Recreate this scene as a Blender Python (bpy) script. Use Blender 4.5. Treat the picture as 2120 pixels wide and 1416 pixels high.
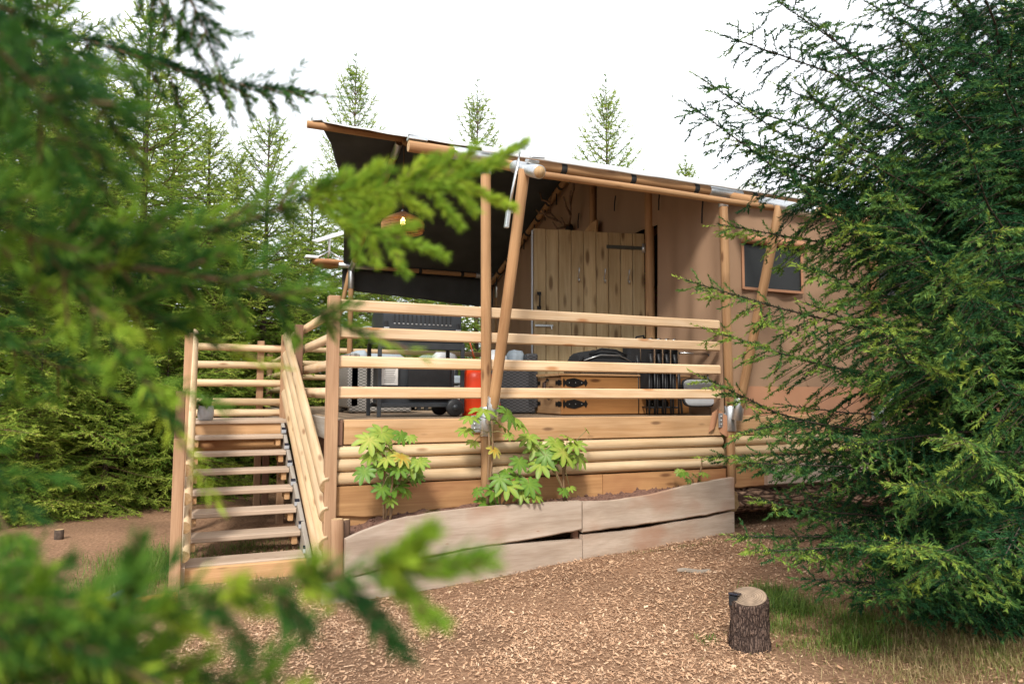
import bpy, bmesh, math, random
import numpy as np
from mathutils import Vector, Matrix, noise as mnoise
R = math.radians
for o in list(bpy.data.objects): bpy.data.objects.remove(o)
S = bpy.context.scene
COL = S.collection
rng = np.random.default_rng(7)
random.seed(7)

# ------------------------------------------------------------------ camera
CAM = Vector((-2.3478, -6.0083, 0.2104)); YAW = 0.4128; PIT = 0.0736; ROL = 0.0037; FPX = 1475.0
fw0 = Vector((math.sin(YAW), math.cos(YAW), 0)); rt = Vector((math.cos(YAW), -math.sin(YAW), 0)); upv = Vector((0, 0, 1))
fw = fw0*math.cos(PIT) + upv*math.sin(PIT); up2 = -fw0*math.sin(PIT) + upv*math.cos(PIT)
crt = rt*math.cos(ROL) + up2*math.sin(ROL); cup = -rt*math.sin(ROL) + up2*math.cos(ROL)
cd = bpy.data.cameras.new('camera'); cam = bpy.data.objects.new('camera', cd); COL.objects.link(cam)
cam.matrix_world = Matrix(((crt.x, cup.x, -fw.x, CAM.x), (crt.y, cup.y, -fw.y, CAM.y), (crt.z, cup.z, -fw.z, CAM.z), (0, 0, 0, 1)))
cd.sensor_width = 36; cd.lens = FPX/2120*36; cd.clip_start = 0.02; cd.clip_end = 1500
cd.dof.use_dof = True; cd.dof.focus_distance = 6.6; cd.dof.aperture_fstop = 3.8
S.camera = cam
def ray(px, py):
    a = (px-1060)/FPX; b = -(py-708)/FPX
    return fw + crt*a + cup*b
def atd(px, py, d): return CAM + ray(px, py)*d                       # at a depth
def aty(px, py, y): r = ray(px, py); return CAM + r*((y-CAM.y)/r.y)   # on a plane y = const
def atz(px, py, z): r = ray(px, py); return CAM + r*((z-CAM.z)/r.z)

# ------------------------------------------------------------------ world, sun, exposure
SUN_EL, SUN_AZ = R(43), R(212)      # azimuth of the sun, clockwise from +Y: behind the camera, to its left
w = bpy.data.worlds.new('World'); S.world = w; w.use_nodes = True
nt = w.node_tree; nt.nodes.clear()
def nd(t, kind, **k):
    n = t.nodes.new(kind)
    for a, b in k.items(): setattr(n, a, b)
    return n
out = nd(nt, 'ShaderNodeOutputWorld'); mix = nd(nt, 'ShaderNodeMixShader'); b1 = nd(nt, 'ShaderNodeBackground'); b2 = nd(nt, 'ShaderNodeBackground')
sky = nd(nt, 'ShaderNodeTexSky', sky_type='NISHITA'); sky.sun_disc = False; sky.sun_elevation = SUN_EL; sky.sun_rotation = SUN_AZ
tc = nd(nt, 'ShaderNodeTexCoord'); mp = nd(nt, 'ShaderNodeMapping'); mp.inputs['Scale'].default_value = (1, 1, 2.2)
cl = nd(nt, 'ShaderNodeTexNoise'); cl.inputs['Scale'].default_value = 1.6; cl.inputs['Detail'].default_value = 5
cr = nd(nt, 'ShaderNodeValToRGB'); cr.color_ramp.elements[0].position = .30; cr.color_ramp.elements[0].color = (.40, .43, .455, 1); cr.color_ramp.elements[1].position = .58; cr.color_ramp.elements[1].color = (.97, .98, 1, 1)
nt.links.new(tc.outputs['Generated'], mp.inputs['Vector']); nt.links.new(mp.outputs[0], cl.inputs['Vector']); nt.links.new(cl.outputs['Fac'], cr.inputs['Fac'])
nt.links.new(sky.outputs[0], b1.inputs['Color']); b1.inputs['Strength'].default_value = .1
nt.links.new(cr.outputs['Color'], b2.inputs['Color']); b2.inputs['Strength'].default_value = .72
mix.inputs[0].default_value = .88
nt.links.new(b1.outputs[0], mix.inputs[1]); nt.links.new(b2.outputs[0], mix.inputs[2]); nt.links.new(mix.outputs[0], out.inputs['Surface'])
sd = bpy.data.lights.new('sun', 'SUN'); sd.energy = 1.5; sd.angle = R(10); sd.color = (1, .95, .87)
so = bpy.data.objects.new('sun', sd); COL.objects.link(so)
sdir = Vector((math.sin(SUN_AZ)*math.cos(SUN_EL), math.cos(SUN_AZ)*math.cos(SUN_EL), math.sin(SUN_EL)))
so.rotation_euler = sdir.to_track_quat('Z', 'Y').to_euler(); so.location = sdir*30
vs = S.view_settings; vs.view_transform = 'Standard'; vs.look = 'None'; vs.exposure = 1.45; vs.gamma = 1; vs.use_curve_mapping = False
S.render.engine = 'CYCLES'; S.cycles.max_bounces = 6; S.cycles.diffuse_bounces = 3; S.cycles.glossy_bounces = 2; S.cycles.transmission_bounces = 3

# ------------------------------------------------------------------ materials
MATS = {}
def newmat(name):
    m = bpy.data.materials.new(name); m.use_nodes = True; MATS[name] = m
    t = m.node_tree; p = t.nodes['Principled BSDF']
    return m, t, p
def L(t, a, b): t.links.new(a, b)
def plain(name, col, rough=.6, metal=0, var=.12, scale=30, bump=0.0, spec=.4):
    m, t, p = newmat(name)
    tc = nd(t, 'ShaderNodeTexCoord'); n = nd(t, 'ShaderNodeTexNoise'); n.inputs['Scale'].default_value = scale; n.inputs['Detail'].default_value = 5
    L(t, tc.outputs['Object'], n.inputs['Vector'])
    r = nd(t, 'ShaderNodeMapRange'); r.inputs['From Min'].default_value = .25; r.inputs['From Max'].default_value = .75; r.inputs['To Min'].default_value = 1-var; r.inputs['To Max'].default_value = 1+var
    L(t, n.outputs['Fac'], r.inputs['Value'])
    mx = nd(t, 'ShaderNodeMix', data_type='RGBA', blend_type='MULTIPLY'); mx.inputs[0].default_value = 1; mx.inputs[6].default_value = (*col, 1)
    L(t, r.outputs[0], mx.inputs[7]); L(t, mx.outputs[2], p.inputs['Base Color'])
    p.inputs['Roughness'].default_value = rough; p.inputs['Metallic'].default_value = metal; p.inputs['Specular IOR Level'].default_value = spec
    if bump:
        b = nd(t, 'ShaderNodeBump'); b.inputs['Strength'].default_value = bump; b.inputs['Distance'].default_value = .01
        L(t, n.outputs['Fac'], b.inputs['Height']); L(t, b.outputs[0], p.inputs['Normal'])
    return m
def wood(name, light, dark, rough=.7, knot=(.16, .07, .03), gs=1.0, contrast=.40, knots=.1, bump=.25, var=.13, stain=None):
    m, t, p = newmat(name)
    tc = nd(t, 'ShaderNodeTexCoord'); oi = nd(t, 'ShaderNodeObjectInfo')
    off = nd(t, 'ShaderNodeVectorMath', operation='SCALE'); off.inputs[0].default_value = (37.3, 19.1, 53.7); L(t, oi.outputs['Random'], off.inputs['Scale'])
    ad = nd(t, 'ShaderNodeVectorMath', operation='ADD'); L(t, tc.outputs['Object'], ad.inputs[0]); L(t, off.outputs[0], ad.inputs[1])
    def mapped(sc):
        q = nd(t, 'ShaderNodeMapping'); q.inputs['Scale'].default_value = sc; L(t, ad.outputs[0], q.inputs['Vector']); return q.outputs[0]
    n1 = nd(t, 'ShaderNodeTexNoise'); n1.inputs['Scale'].default_value = 1; n1.inputs['Detail'].default_value = 4; n1.inputs['Distortion'].default_value = .6; L(t, mapped((.9*gs, 13*gs, 13*gs)), n1.inputs['Vector'])
    n2 = nd(t, 'ShaderNodeTexNoise'); n2.inputs['Scale'].default_value = 1; n2.inputs['Detail'].default_value = 3; L(t, mapped((4*gs, 110*gs, 110*gs)), n2.inputs['Vector'])
    n3 = nd(t, 'ShaderNodeTexNoise'); n3.inputs['Scale'].default_value = 1; n3.inputs['Detail'].default_value = 3; L(t, mapped((1.6, 2.6, 2.6)), n3.inputs['Vector'])
    a = nd(t, 'ShaderNodeMath', operation='MULTIPLY_ADD'); L(t, n2.outputs['Fac'], a.inputs[0]); a.inputs[1].default_value = .45; L(t, n1.outputs['Fac'], a.inputs[2])
    r = nd(t, 'ShaderNodeMapRange'); r.inputs['From Min'].default_value = .72-contrast*.5; r.inputs['From Max'].default_value = .72+contrast*.5; L(t, a.outputs[0], r.inputs['Value'])
    c = nd(t, 'ShaderNodeMix', data_type='RGBA'); c.inputs[6].default_value = (*dark, 1); c.inputs[7].default_value = (*light, 1); L(t, r.outputs[0], c.inputs[0])
    v = nd(t, 'ShaderNodeTexVoronoi'); v.inputs['Scale'].default_value = 1; L(t, mapped((2.3, 8, 8)), v.inputs['Vector'])
    kr = nd(t, 'ShaderNodeMapRange'); kr.inputs['From Min'].default_value = knots; kr.inputs['From Max'].default_value = knots*2.1; kr.inputs['To Min'].default_value = .8; kr.inputs['To Max'].default_value = 0; L(t, v.outputs['Distance'], kr.inputs['Value'])
    k = nd(t, 'ShaderNodeMix', data_type='RGBA'); k.inputs[7].default_value = (*knot, 1); L(t, kr.outputs[0], k.inputs[0]); L(t, c.outputs[2], k.inputs[6])
    last = k.outputs[2]
    if stain:
        st = nd(t, 'ShaderNodeMapRange'); st.inputs['From Min'].default_value = .5; st.inputs['From Max'].default_value = .68; st.inputs['To Max'].default_value = .7; L(t, n3.outputs['Fac'], st.inputs['Value'])
        q = nd(t, 'ShaderNodeMix', data_type='RGBA'); q.inputs[7].default_value = (*stain, 1); L(t, st.outputs[0], q.inputs[0]); L(t, last, q.inputs[6]); last = q.outputs[2]
    br = nd(t, 'ShaderNodeMapRange'); br.inputs['To Min'].default_value = 1-var; br.inputs['To Max'].default_value = 1+var; L(t, oi.outputs['Random'], br.inputs['Value'])
    bl = nd(t, 'ShaderNodeMapRange'); bl.inputs['From Min'].default_value = .3; bl.inputs['From Max'].default_value = .7; bl.inputs['To Min'].default_value = .86; bl.inputs['To Max'].default_value = 1.1; L(t, n3.outputs['Fac'], bl.inputs['Value'])
    mm = nd(t, 'ShaderNodeMath', operation='MULTIPLY'); L(t, br.outputs[0], mm.inputs[0]); L(t, bl.outputs[0], mm.inputs[1])
    f = nd(t, 'ShaderNodeMix', data_type='RGBA', blend_type='MULTIPLY'); f.inputs[0].default_value = 1; L(t, last, f.inputs[6]); L(t, mm.outputs[0], f.inputs[7])
    L(t, f.outputs[2], p.inputs['Base Color']); p.inputs['Roughness'].default_value = rough; p.inputs['Specular IOR Level'].default_value = .3
    b = nd(t, 'ShaderNodeBump'); b.inputs['Strength'].default_value = bump; b.inputs['Distance'].default_value = .006; L(t, a.outputs[0], b.inputs['Height']); L(t, b.outputs[0], p.inputs['Normal'])
    return m
W_RAIL = wood('pale_pine', (.69, .51, .33), (.55, .345, .18), knot=(.40, .17, .06), knots=.10)
W_LOG = wood('peeled_log', (.65, .49, .31), (.48, .32, .17), knot=(.24, .12, .055), knots=.085)
W_FASC = wood('fascia_pine', (.58, .36, .19), (.42, .23, .10), knot=(.14, .07, .035), knots=.085)
W_POST = wood('post_pine', (.47, .29, .17), (.31, .17, .09), knot=(.12, .06, .03), knots=.08)
W_POSTD = wood('post_brown', (.24, .13, .08), (.16, .08, .05), knots=.05)
W_POLE = wood('tent_pole_pine', (.45, .265, .13), (.29, .15, .065), knot=(.12, .05, .02), knots=.08, gs=.8)
W_TREAD = wood('weathered_tread', (.52, .41, .31), (.37, .26, .18), knots=.05, contrast=.6)
W_GREY = wood('grey_fascia', (.42, .38, .33), (.28, .23, .18), knots=.06)
W_LIVE = wood('live_edge_plank', (.52, .42, .335), (.37, .28, .21), knot=(.30, .16, .10), knots=.022, gs=.7, stain=(.30, .16, .10), bump=.4)
W_SLAB = wood('orange_slab', (.60, .34, .15), (.32, .15, .06), knot=(.13, .05, .02), knots=.1, gs=.5, contrast=.55, stain=(.26, .11, .05), bump=.5)
W_DOOR = wood('door_pine', (.55, .42, .24), (.39, .27, .13), knot=(.13, .07, .03), knots=.13, gs=1.1, contrast=.45)
W_CHEST = wood('chest_wood', (.50, .25, .09), (.27, .11, .035), knot=(.08, .03, .01), knots=.09, gs=.5, contrast=.9, rough=.45)
W_DECK = wood('deck_board', (.40, .30, .20), (.28, .19, .12))
W_END = wood('end_grain', (.60, .43, .24), (.45, .28, .13), knots=.0, gs=3)
W_BARKS = wood('bark_slab', (.22, .13, .08), (.10, .055, .035), knots=.05, gs=.8, bump=.8)
GALV = plain('galvanised_steel', (.58, .60, .61), .38, .9, .12, 60)
CHROME = plain('chrome_tube', (.7, .7, .7), .2, 1, .05)
BLACK = plain('black_paint', (.018, .019, .021), .45, 0, .2, 20)
BBLACK = plain('barbecue_black', (.042, .047, .053), .42, .2, .2, 12)
BLFAB = plain('black_fabric', (.016, .017, .019), .9, 0, .3, 80, .3)
IRON = plain('black_iron', (.02, .019, .018), .5, .5, .3, 40, .3)
BRASSY = plain('dull_hinge_steel', (.11, .11, .09), .55, .6, .2, 40)
REDP = plain('red_orange_paint', (.72, .055, .012), .35, 0, .06, 8)
REDX = plain('red_paint', (.55, .03, .02), .35, 0, .06, 8)
RUBB = plain('hose_rubber', (.45, .10, .04), .6)
BRASS = plain('brass', (.6, .42, .15), .35, 1)
PAPER = plain('paper', (.72, .71, .68), .8, 0, .05)
INK = plain('printed_grey', (.22, .22, .22), .8)
GPLAS = plain('grey_plastic', (.40, .42, .45), .4, 0, .04)
WPLAS = plain('white_plastic', (.78, .79, .80), .35, 0, .03)
CUSH = plain('blue_grey_cushion', (.33, .38, .42), .95, 0, .12, 25, .2)
PILL = plain('fluffy_white_cushion', (.66, .67, .68), 1, 0, .15, 60, .5)
POT = plain('glazed_grey_pot', (.40, .42, .44), .3, 0, .06)
SOIL = plain('dark_soil', (.16, .085, .06), 1, 0, .45, 35, .9)
SOLAR = plain('solar_panel', (.015, .018, .03), .15, 0, .2)
GLASS = plain('plastic_window', (.012, .014, .014), .45)
TARP = plain('blue_black_sheet', (.05, .07, .10), .3, 0, .4, 9)
ORNG = plain('orange_plastic', (.6, .25, .08), .5)
BONE = plain('antler_bone', (.20, .12, .07), .6, 0, .4, 30, .3)
SKULL = plain('dark_skull', (.03, .026, .022), .7)
LEATH = plain('leather_handle', (.05, .025, .015), .5)
DARKC = plain('cord_brown', (.16, .09, .04), .9)

def canvas(name, col, var=.1, scale=2.2, rough=.9, trans=0.0, stretch=(1, 1, .25)):
    m, t, p = newmat(name)
    tc = nd(t, 'ShaderNodeTexCoord'); q = nd(t, 'ShaderNodeMapping'); q.inputs['Scale'].default_value = stretch; L(t, tc.outputs['Object'], q.inputs['Vector'])
    n = nd(t, 'ShaderNodeTexNoise'); n.inputs['Scale'].default_value = scale; n.inputs['Detail'].default_value = 6; L(t, q.outputs[0], n.inputs['Vector'])
    r = nd(t, 'ShaderNodeMapRange'); r.inputs['From Min'].default_value = .25; r.inputs['From Max'].default_value = .75; r.inputs['To Min'].default_value = 1-var; r.inputs['To Max'].default_value = 1+var; L(t, n.outputs['Fac'], r.inputs['Value'])
    mx = nd(t, 'ShaderNodeMix', data_type='RGBA', blend_type='MULTIPLY'); mx.inputs[0].default_value = 1; mx.inputs[6].default_value = (*col, 1); L(t, r.outputs[0], mx.inputs[7]); L(t, mx.outputs[2], p.inputs['Base Color'])
    p.inputs['Roughness'].default_value = rough; p.inputs['Specular IOR Level'].default_value = .2
    wv = nd(t, 'ShaderNodeTexNoise'); wv.inputs['Scale'].default_value = 260; L(t, tc.outputs['Object'], wv.inputs['Vector'])
    b = nd(t, 'ShaderNodeBump'); b.inputs['Strength'].default_value = .12; b.inputs['Distance'].default_value = .004; L(t, wv.outputs['Fac'], b.inputs['Height']); L(t, b.outputs[0], p.inputs['Normal'])
    if trans:
        tr = nd(t, 'ShaderNodeBsdfTranslucent'); L(t, mx.outputs[2], tr.inputs['Color']); ms = nd(t, 'ShaderNodeMixShader'); ms.inputs[0].default_value = trans
        o = t.nodes['Material Output']; L(t, p.outputs[0], ms.inputs[1]); L(t, tr.outputs[0], ms.inputs[2]); L(t, ms.outputs[0], o.inputs['Surface'])
    return m
C_TAN = canvas('tan_canvas', (.34, .215, .135), trans=.10)
C_SKIRT = canvas('brown_vinyl_skirt', (.40, .20, .11), rough=.5)
C_DARK = canvas('charcoal_canvas_lining', (.066, .070, .071), var=.25, stretch=(1, 1, 1))
C_WHITE = canvas('pale_roof_canvas', (.72, .74, .75), var=.06, stretch=(1, 1, 1))
STRAP = plain('black_webbing', (.02, .02, .02), .8)

def barkmat(name, light, dark, stretch, sc=1.0, bump=1.0):
    m, t, p = newmat(name)
    tc = nd(t, 'ShaderNodeTexCoord'); q = nd(t, 'ShaderNodeMapping'); q.inputs['Scale'].default_value = stretch; L(t, tc.outputs['Object'], q.inputs['Vector'])
    n0 = nd(t, 'ShaderNodeTexNoise'); n0.inputs['Scale'].default_value = 14*sc; n0.inputs['Detail'].default_value = 3; L(t, q.outputs[0], n0.inputs['Vector'])
    wp = nd(t, 'ShaderNodeVectorMath', operation='MULTIPLY_ADD'); wp.inputs[1].default_value = (.05, .05, .05); L(t, n0.outputs['Color'], wp.inputs[0]); L(t, q.outputs[0], wp.inputs[2])
    v = nd(t, 'ShaderNodeTexVoronoi', feature='DISTANCE_TO_EDGE'); v.inputs['Scale'].default_value = 46*sc; L(t, wp.outputs[0], v.inputs['Vector'])
    n = nd(t, 'ShaderNodeTexNoise'); n.inputs['Scale'].default_value = 60*sc; n.inputs['Detail'].default_value = 6; L(t, tc.outputs['Object'], n.inputs['Vector'])
    r = nd(t, 'ShaderNodeMapRange'); r.inputs['From Max'].default_value = .22; L(t, v.outputs['Distance'], r.inputs['Value'])
    mu = nd(t, 'ShaderNodeMath', operation='MULTIPLY'); L(t, r.outputs[0], mu.inputs[0]); L(t, n.outputs['Fac'], mu.inputs[1])
    c = nd(t, 'ShaderNodeValToRGB'); c.color_ramp.elements[0].position = .06; c.color_ramp.elements[0].color = (*dark, 1); c.color_ramp.elements[1].position = .62; c.color_ramp.elements[1].color = (*light, 1); L(t, mu.outputs[0], c.inputs['Fac']); L(t, c.outputs[0], p.inputs['Base Color'])
    p.inputs['Roughness'].default_value = 1; p.inputs['Specular IOR Level'].default_value = .1
    b = nd(t, 'ShaderNodeBump'); b.inputs['Strength'].default_value = bump; b.inputs['Distance'].default_value = .02; L(t, mu.outputs[0], b.inputs['Height']); L(t, b.outputs[0], p.inputs['Normal'])
    return m

def wicker(name, col):
    m, t, p = newmat(name)
    tc = nd(t, 'ShaderNodeTexCoord'); k = nd(t, 'ShaderNodeTexChecker'); q = nd(t, 'ShaderNodeMapping'); q.inputs['Scale'].default_value = (28, 28, 60); L(t, tc.outputs['Object'], q.inputs['Vector']); L(t, q.outputs[0], k.inputs['Vector'])
    k.inputs['Scale'].default_value = 1; k.inputs['Color1'].default_value = (*col, 1); k.inputs['Color2'].default_value = (*[c*.38 for c in col], 1)
    L(t, k.outputs['Color'], p.inputs['Base Color']); p.inputs['Roughness'].default_value = .5
    b = nd(t, 'ShaderNodeBump'); b.inputs['Distance'].default_value = .006; L(t, k.outputs['Fac'], b.inputs['Height']); L(t, b.outputs[0], p.inputs['Normal'])
    return m
WICKG = wicker('grey_wicker', (.36, .34, .31)); WICKD = wicker('charcoal_wicker', (.075, .075, .08))

def leafmat(name, stops, trans=.3, rough=.45, attr='age', spec=.35):
    m, t, p = newmat(name)
    a = nd(t, 'ShaderNodeAttribute', attribute_name=attr); r = nd(t, 'ShaderNodeValToRGB'); e = r.color_ramp.elements
    e[0].position, e[0].color = stops[0][0], (*stops[0][1], 1); e[1].position, e[1].color = stops[-1][0], (*stops[-1][1], 1)
    for s, c in stops[1:-1]: q = e.new(s); q.color = (*c, 1)
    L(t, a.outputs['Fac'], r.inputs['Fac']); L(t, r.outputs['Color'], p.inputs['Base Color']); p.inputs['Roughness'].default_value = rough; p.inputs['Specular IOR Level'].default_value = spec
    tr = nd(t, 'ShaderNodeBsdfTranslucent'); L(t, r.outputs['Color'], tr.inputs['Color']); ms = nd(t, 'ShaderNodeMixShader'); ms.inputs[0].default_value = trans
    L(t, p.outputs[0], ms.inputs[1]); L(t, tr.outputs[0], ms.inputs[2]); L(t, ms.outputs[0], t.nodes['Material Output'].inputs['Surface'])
    return m
N_BACK = leafmat('spruce_needles_forest', [(0, (.06, .15, .025)), (.4, (.18, .30, .045)), (.7, (.36, .47, .075)), (1, (.50, .58, .11))], .42, .6, spec=.12)
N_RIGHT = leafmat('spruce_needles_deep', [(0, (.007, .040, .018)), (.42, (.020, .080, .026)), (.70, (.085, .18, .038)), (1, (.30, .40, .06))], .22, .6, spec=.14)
N_NEAR = leafmat('spruce_needles_near', [(0, (.015, .06, .02)), (.45, (.055, .155, .025)), (.75, (.21, .36, .035)), (1, (.40, .52, .05))], .4, .6, spec=.10)
BARK = plain('spruce_bark', (.075, .052, .038), .95, 0, .45, 25, .9)
TWIG = plain('spruce_twig', (.15, .09, .045), .9, 0, .3, 40)
GRASSM = leafmat('grass_blades', [(0, (.06, .13, .02)), (.45, (.16, .26, .04)), (.75, (.30, .28, .10)), (1, (.42, .31, .16))], .35, .5)
CHIPM = leafmat('wood_chip', [(0, (.24, .125, .07)), (.35, (.46, .275, .165)), (.7, (.60, .385, .24)), (1, (.74, .55, .38))], 0, .85, spec=.15)
LEAF1 = leafmat('fatsia_leaf', [(0, (.05, .15, .02)), (.45, (.15, .27, .03)), (.75, (.32, .40, .06)), (.9, (.45, .45, .10)), (1, (.55, .33, .05))], .25, .45)
LEAF2 = leafmat('pot_plant_leaf', [(0, (.04, .11, .03)), (.6, (.13, .22, .07)), (1, (.30, .36, .16))], .25, .4)
STEMG = plain('green_brown_stem', (.22, .20, .08), .7); STEMB = plain('brown_stem', (.24, .15, .08), .8)
MULCHG, tG, pG = newmat('mulch_ground')
def ground_nodes():
    t, p = tG, pG
    tc = nd(t, 'ShaderNodeTexCoord')
    n1 = nd(t, 'ShaderNodeTexNoise'); n1.inputs['Scale'].default_value = 34; n1.inputs['Detail'].default_value = 8; n1.inputs['Roughness'].default_value = .7; L(t, tc.outputs['Object'], n1.inputs['Vector'])
    n2 = nd(t, 'ShaderNodeTexNoise'); n2.inputs['Scale'].default_value = .9; n2.inputs['Detail'].default_value = 4; L(t, tc.outputs['Object'], n2.inputs['Vector'])
    v = nd(t, 'ShaderNodeTexVoronoi'); v.inputs['Scale'].default_value = 55; L(t, tc.outputs['Object'], v.inputs['Vector'])
    r = nd(t, 'ShaderNodeValToRGB'); e = r.color_ramp.elements; e[0].position = .3; e[0].color = (.15, .078, .046, 1); e[1].position = .72; e[1].color = (.46, .28, .17, 1); L(t, n1.outputs['Fac'], r.inputs['Fac'])
    r2 = nd(t, 'ShaderNodeMapRange'); r2.inputs['From Min'].default_value = .3; r2.inputs['From Max'].default_value = .7; r2.inputs['To Min'].default_value = .7; r2.inputs['To Max'].default_value = 1.15; L(t, n2.outputs['Fac'], r2.inputs['Value'])
    mx = nd(t, 'ShaderNodeMix', data_type='RGBA', blend_type='MULTIPLY'); mx.inputs[0].default_value = 1; L(t, r.outputs[0], mx.inputs[6]); L(t, r2.outputs[0], mx.inputs[7]); L(t, mx.outputs[2], p.inputs['Base Color'])
    p.inputs['Roughness'].default_value = 1; p.inputs['Specular IOR Level'].default_value = .1
    b = nd(t, 'ShaderNodeBump'); b.inputs['Strength'].default_value = .9; b.inputs['Distance'].default_value = .02; L(t, n1.outputs['Fac'], b.inputs['Height']); L(t, b.outputs[0], p.inputs['Normal'])
ground_nodes()

# ------------------------------------------------------------------ object helpers
WM = {}                                               # world matrices, for parenting
def link(name, me, parent=None, M=None, mat=None):
    o = bpy.data.objects.new(name, me); COL.objects.link(o); M = M or Matrix()
    WM[o.name] = M.copy()
    if parent is not None:
        o.parent = parent; o.matrix_basis = WM[parent.name].inverted() @ M
    else: o.matrix_basis = M
    return o
def tag(o, label, cat, group=None, kind=None):
    o['label'] = label; o['category'] = cat
    if group: o['group'] = group
    if kind: o['kind'] = kind
    return o
def thing(name, label, cat, loc, group=None):
    return tag(link(name, None, None, Matrix.Translation(Vector(loc))), label, cat, group)
def mkmesh(name, V, F, mats, smooth=False, midx=None):
    me = bpy.data.meshes.new(name); me.from_pydata([tuple(v) for v in V], [], F); 
    for m in (mats if isinstance(mats, (list, tuple)) else [mats]): me.materials.append(m)
    if midx is not None: me.polygons.foreach_set('material_index', midx)
    if smooth is True: me.polygons.foreach_set('use_smooth', [True]*len(F))
    elif smooth: me.polygons.foreach_set('use_smooth', smooth)
    me.update(); return me
def frame(p0, p1, up=(0, 0, 1)):
    p0, p1 = Vector(p0), Vector(p1); x = (p1-p0).normalized(); u = Vector(up)
    if abs(x.dot(u)) > .98: u = Vector((0, 1, 0)) if abs(x.y) < .9 else Vector((1, 0, 0))
    y = u.cross(x).normalized(); z = x.cross(y)
    return Matrix(((x.x, y.x, z.x, p0.x), (x.y, y.y, z.y, p0.y), (x.z, y.z, z.z, p0.z), (0, 0, 0, 1))), (p1-p0).length
def rectp(w, h, c=.006):
    a, b = w/2, h/2
    return [(-a+c, -b), (a-c, -b), (a, -b+c), (a, b-c), (a-c, b), (-a+c, b), (-a, b-c), (-a, -b+c)]
def roundp(r, n=14): return [(r*math.cos(2*math.pi*i/n), r*math.sin(2*math.pi*i/n)) for i in range(n)]
def halfp(w, h, n=9):                                  # flat at y = 0, round towards -y ; w tall
    return [(-h*math.sin(math.pi*i/(n-1)), -w/2*math.cos(math.pi*i/(n-1))) for i in range(n)][::-1]
def piece(name, prof, p0, p1, mat, parent, up=(0, 0, 1), end=None, segs=1, wob=0, taper=1.0, smooth=False, cham=.004):
    M, ln = frame(p0, p1, up); n = len(prof)
    xs = [0, cham] + [ln*i/segs for i in range(1, segs)] + [ln-cham, ln]
    V, F, mi, sm = [], [], [], []
    ph = random.random()*50
    for i, x in enumerate(xs):
        k = (1-cham*.9/max(.02, abs(prof[0][0])+abs(prof[0][1]))) if i in (0, len(xs)-1) else 1
        k *= 1+(taper-1)*x/ln
        dy = wob*mnoise.noise((x*.9+ph, 0, 0)) if wob else 0; dz = wob*mnoise.noise((x*.9+ph, 7, 0)) if wob else 0
        rr = 1+(wob*2.2*mnoise.noise((x*2.3+ph, 3, 5)) if wob else 0)
        V += [(x, y*k*rr+dy, z*k*rr+dz) for y, z in prof]
    for i in range(len(xs)-1):
        for j in range(n):
            a, b = i*n+j, i*n+(j+1) % n
            F.append((a, a+n, b+n, b)); mi.append(0); sm.append(smooth)
    F.append(tuple(range(n))); F.append(tuple(range((len(xs)-1)*n+n-1, (len(xs)-1)*n-1, -1))); mi += [1, 1]; sm += [False, False]
    me = mkmesh(name, V, F, [mat, end or mat], sm, mi)
    bmm = bmesh.new(); bmm.from_mesh(me); bmesh.ops.recalc_face_normals(bmm, faces=bmm.faces); bmm.to_mesh(me); bmm.free()
    return link(name, me, parent, M)
def beam(name, p0, p1, w, h, mat, parent, up=(0, 0, 1), c=.006, end=None, **k): return piece(name, rectp(w, h, c), p0, p1, mat, parent, up, end, **k)
def pole(name, p0, p1, r, mat, parent, end=None, segs=6, wob=.006, n=14, **k): return piece(name, roundp(r, n), p0, p1, mat, parent, end=end or mat, segs=segs, wob=wob, smooth=True, **k)
def box(name, c, size, mat, parent, rot=(0, 0, 0), bev=.006, M=None):
    bm = bmesh.new(); bmesh.ops.create_cube(bm, size=1, matrix=Matrix.Diagonal((*size, 1)))
    if bev: bmesh.ops.bevel(bm, geom=bm.edges[:], offset=min(bev, min(size)*.3), segments=2 if bev > .01 else 1, affect='EDGES', profile=.5)
    me = bpy.data.meshes.new(name); bm.to_mesh(me); bm.free(); me.materials.append(mat)
    from mathutils import Euler
    return link(name, me, parent, M or (Matrix.Translation(Vector(c)) @ Euler(rot).to_matrix().to_4x4()))
def tubes(name, paths, r, mat, parent, n=8, M=None):    # one mesh of swept tubes
    V, F = [], []
    for path in paths:
        P = [Vector(p) for p in path]; base = len(V)
        for i, p in enumerate(P):
            t = (P[min(i+1, len(P)-1)]-P[max(i-1, 0)]).normalized()
            u = t.cross(Vector((0, 0, 1)) if abs(t.z) < .9 else Vector((1, 0, 0))).normalized(); v = t.cross(u)
            rr = r[min(i, len(r)-1)] if isinstance(r, (list, tuple)) else r
            V += [p+u*rr*math.cos(2*math.pi*j/n)+v*rr*math.sin(2*math.pi*j/n) for j in range(n)]
        for i in range(len(P)-1):
            for j in range(n): a, b = base+i*n+j, base+i*n+(j+1) % n; F.append((a, b, b+n, a+n))
        F.append(tuple(base+j for j in range(n))[::-1]); F.append(tuple(base+(len(P)-1)*n+j for j in range(n)))
    o = link(name, mkmesh(name, V, F, mat, True), parent, M)
    return o
def localtubes(name, paths, r, mat, parent, n=8):       # same, with its origin at the first point
    p0 = Vector(paths[0][0]); return tubes(name, [[Vector(p)-p0 for p in q] for q in paths], r, mat, parent, n, Matrix.Translation(p0))
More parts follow.
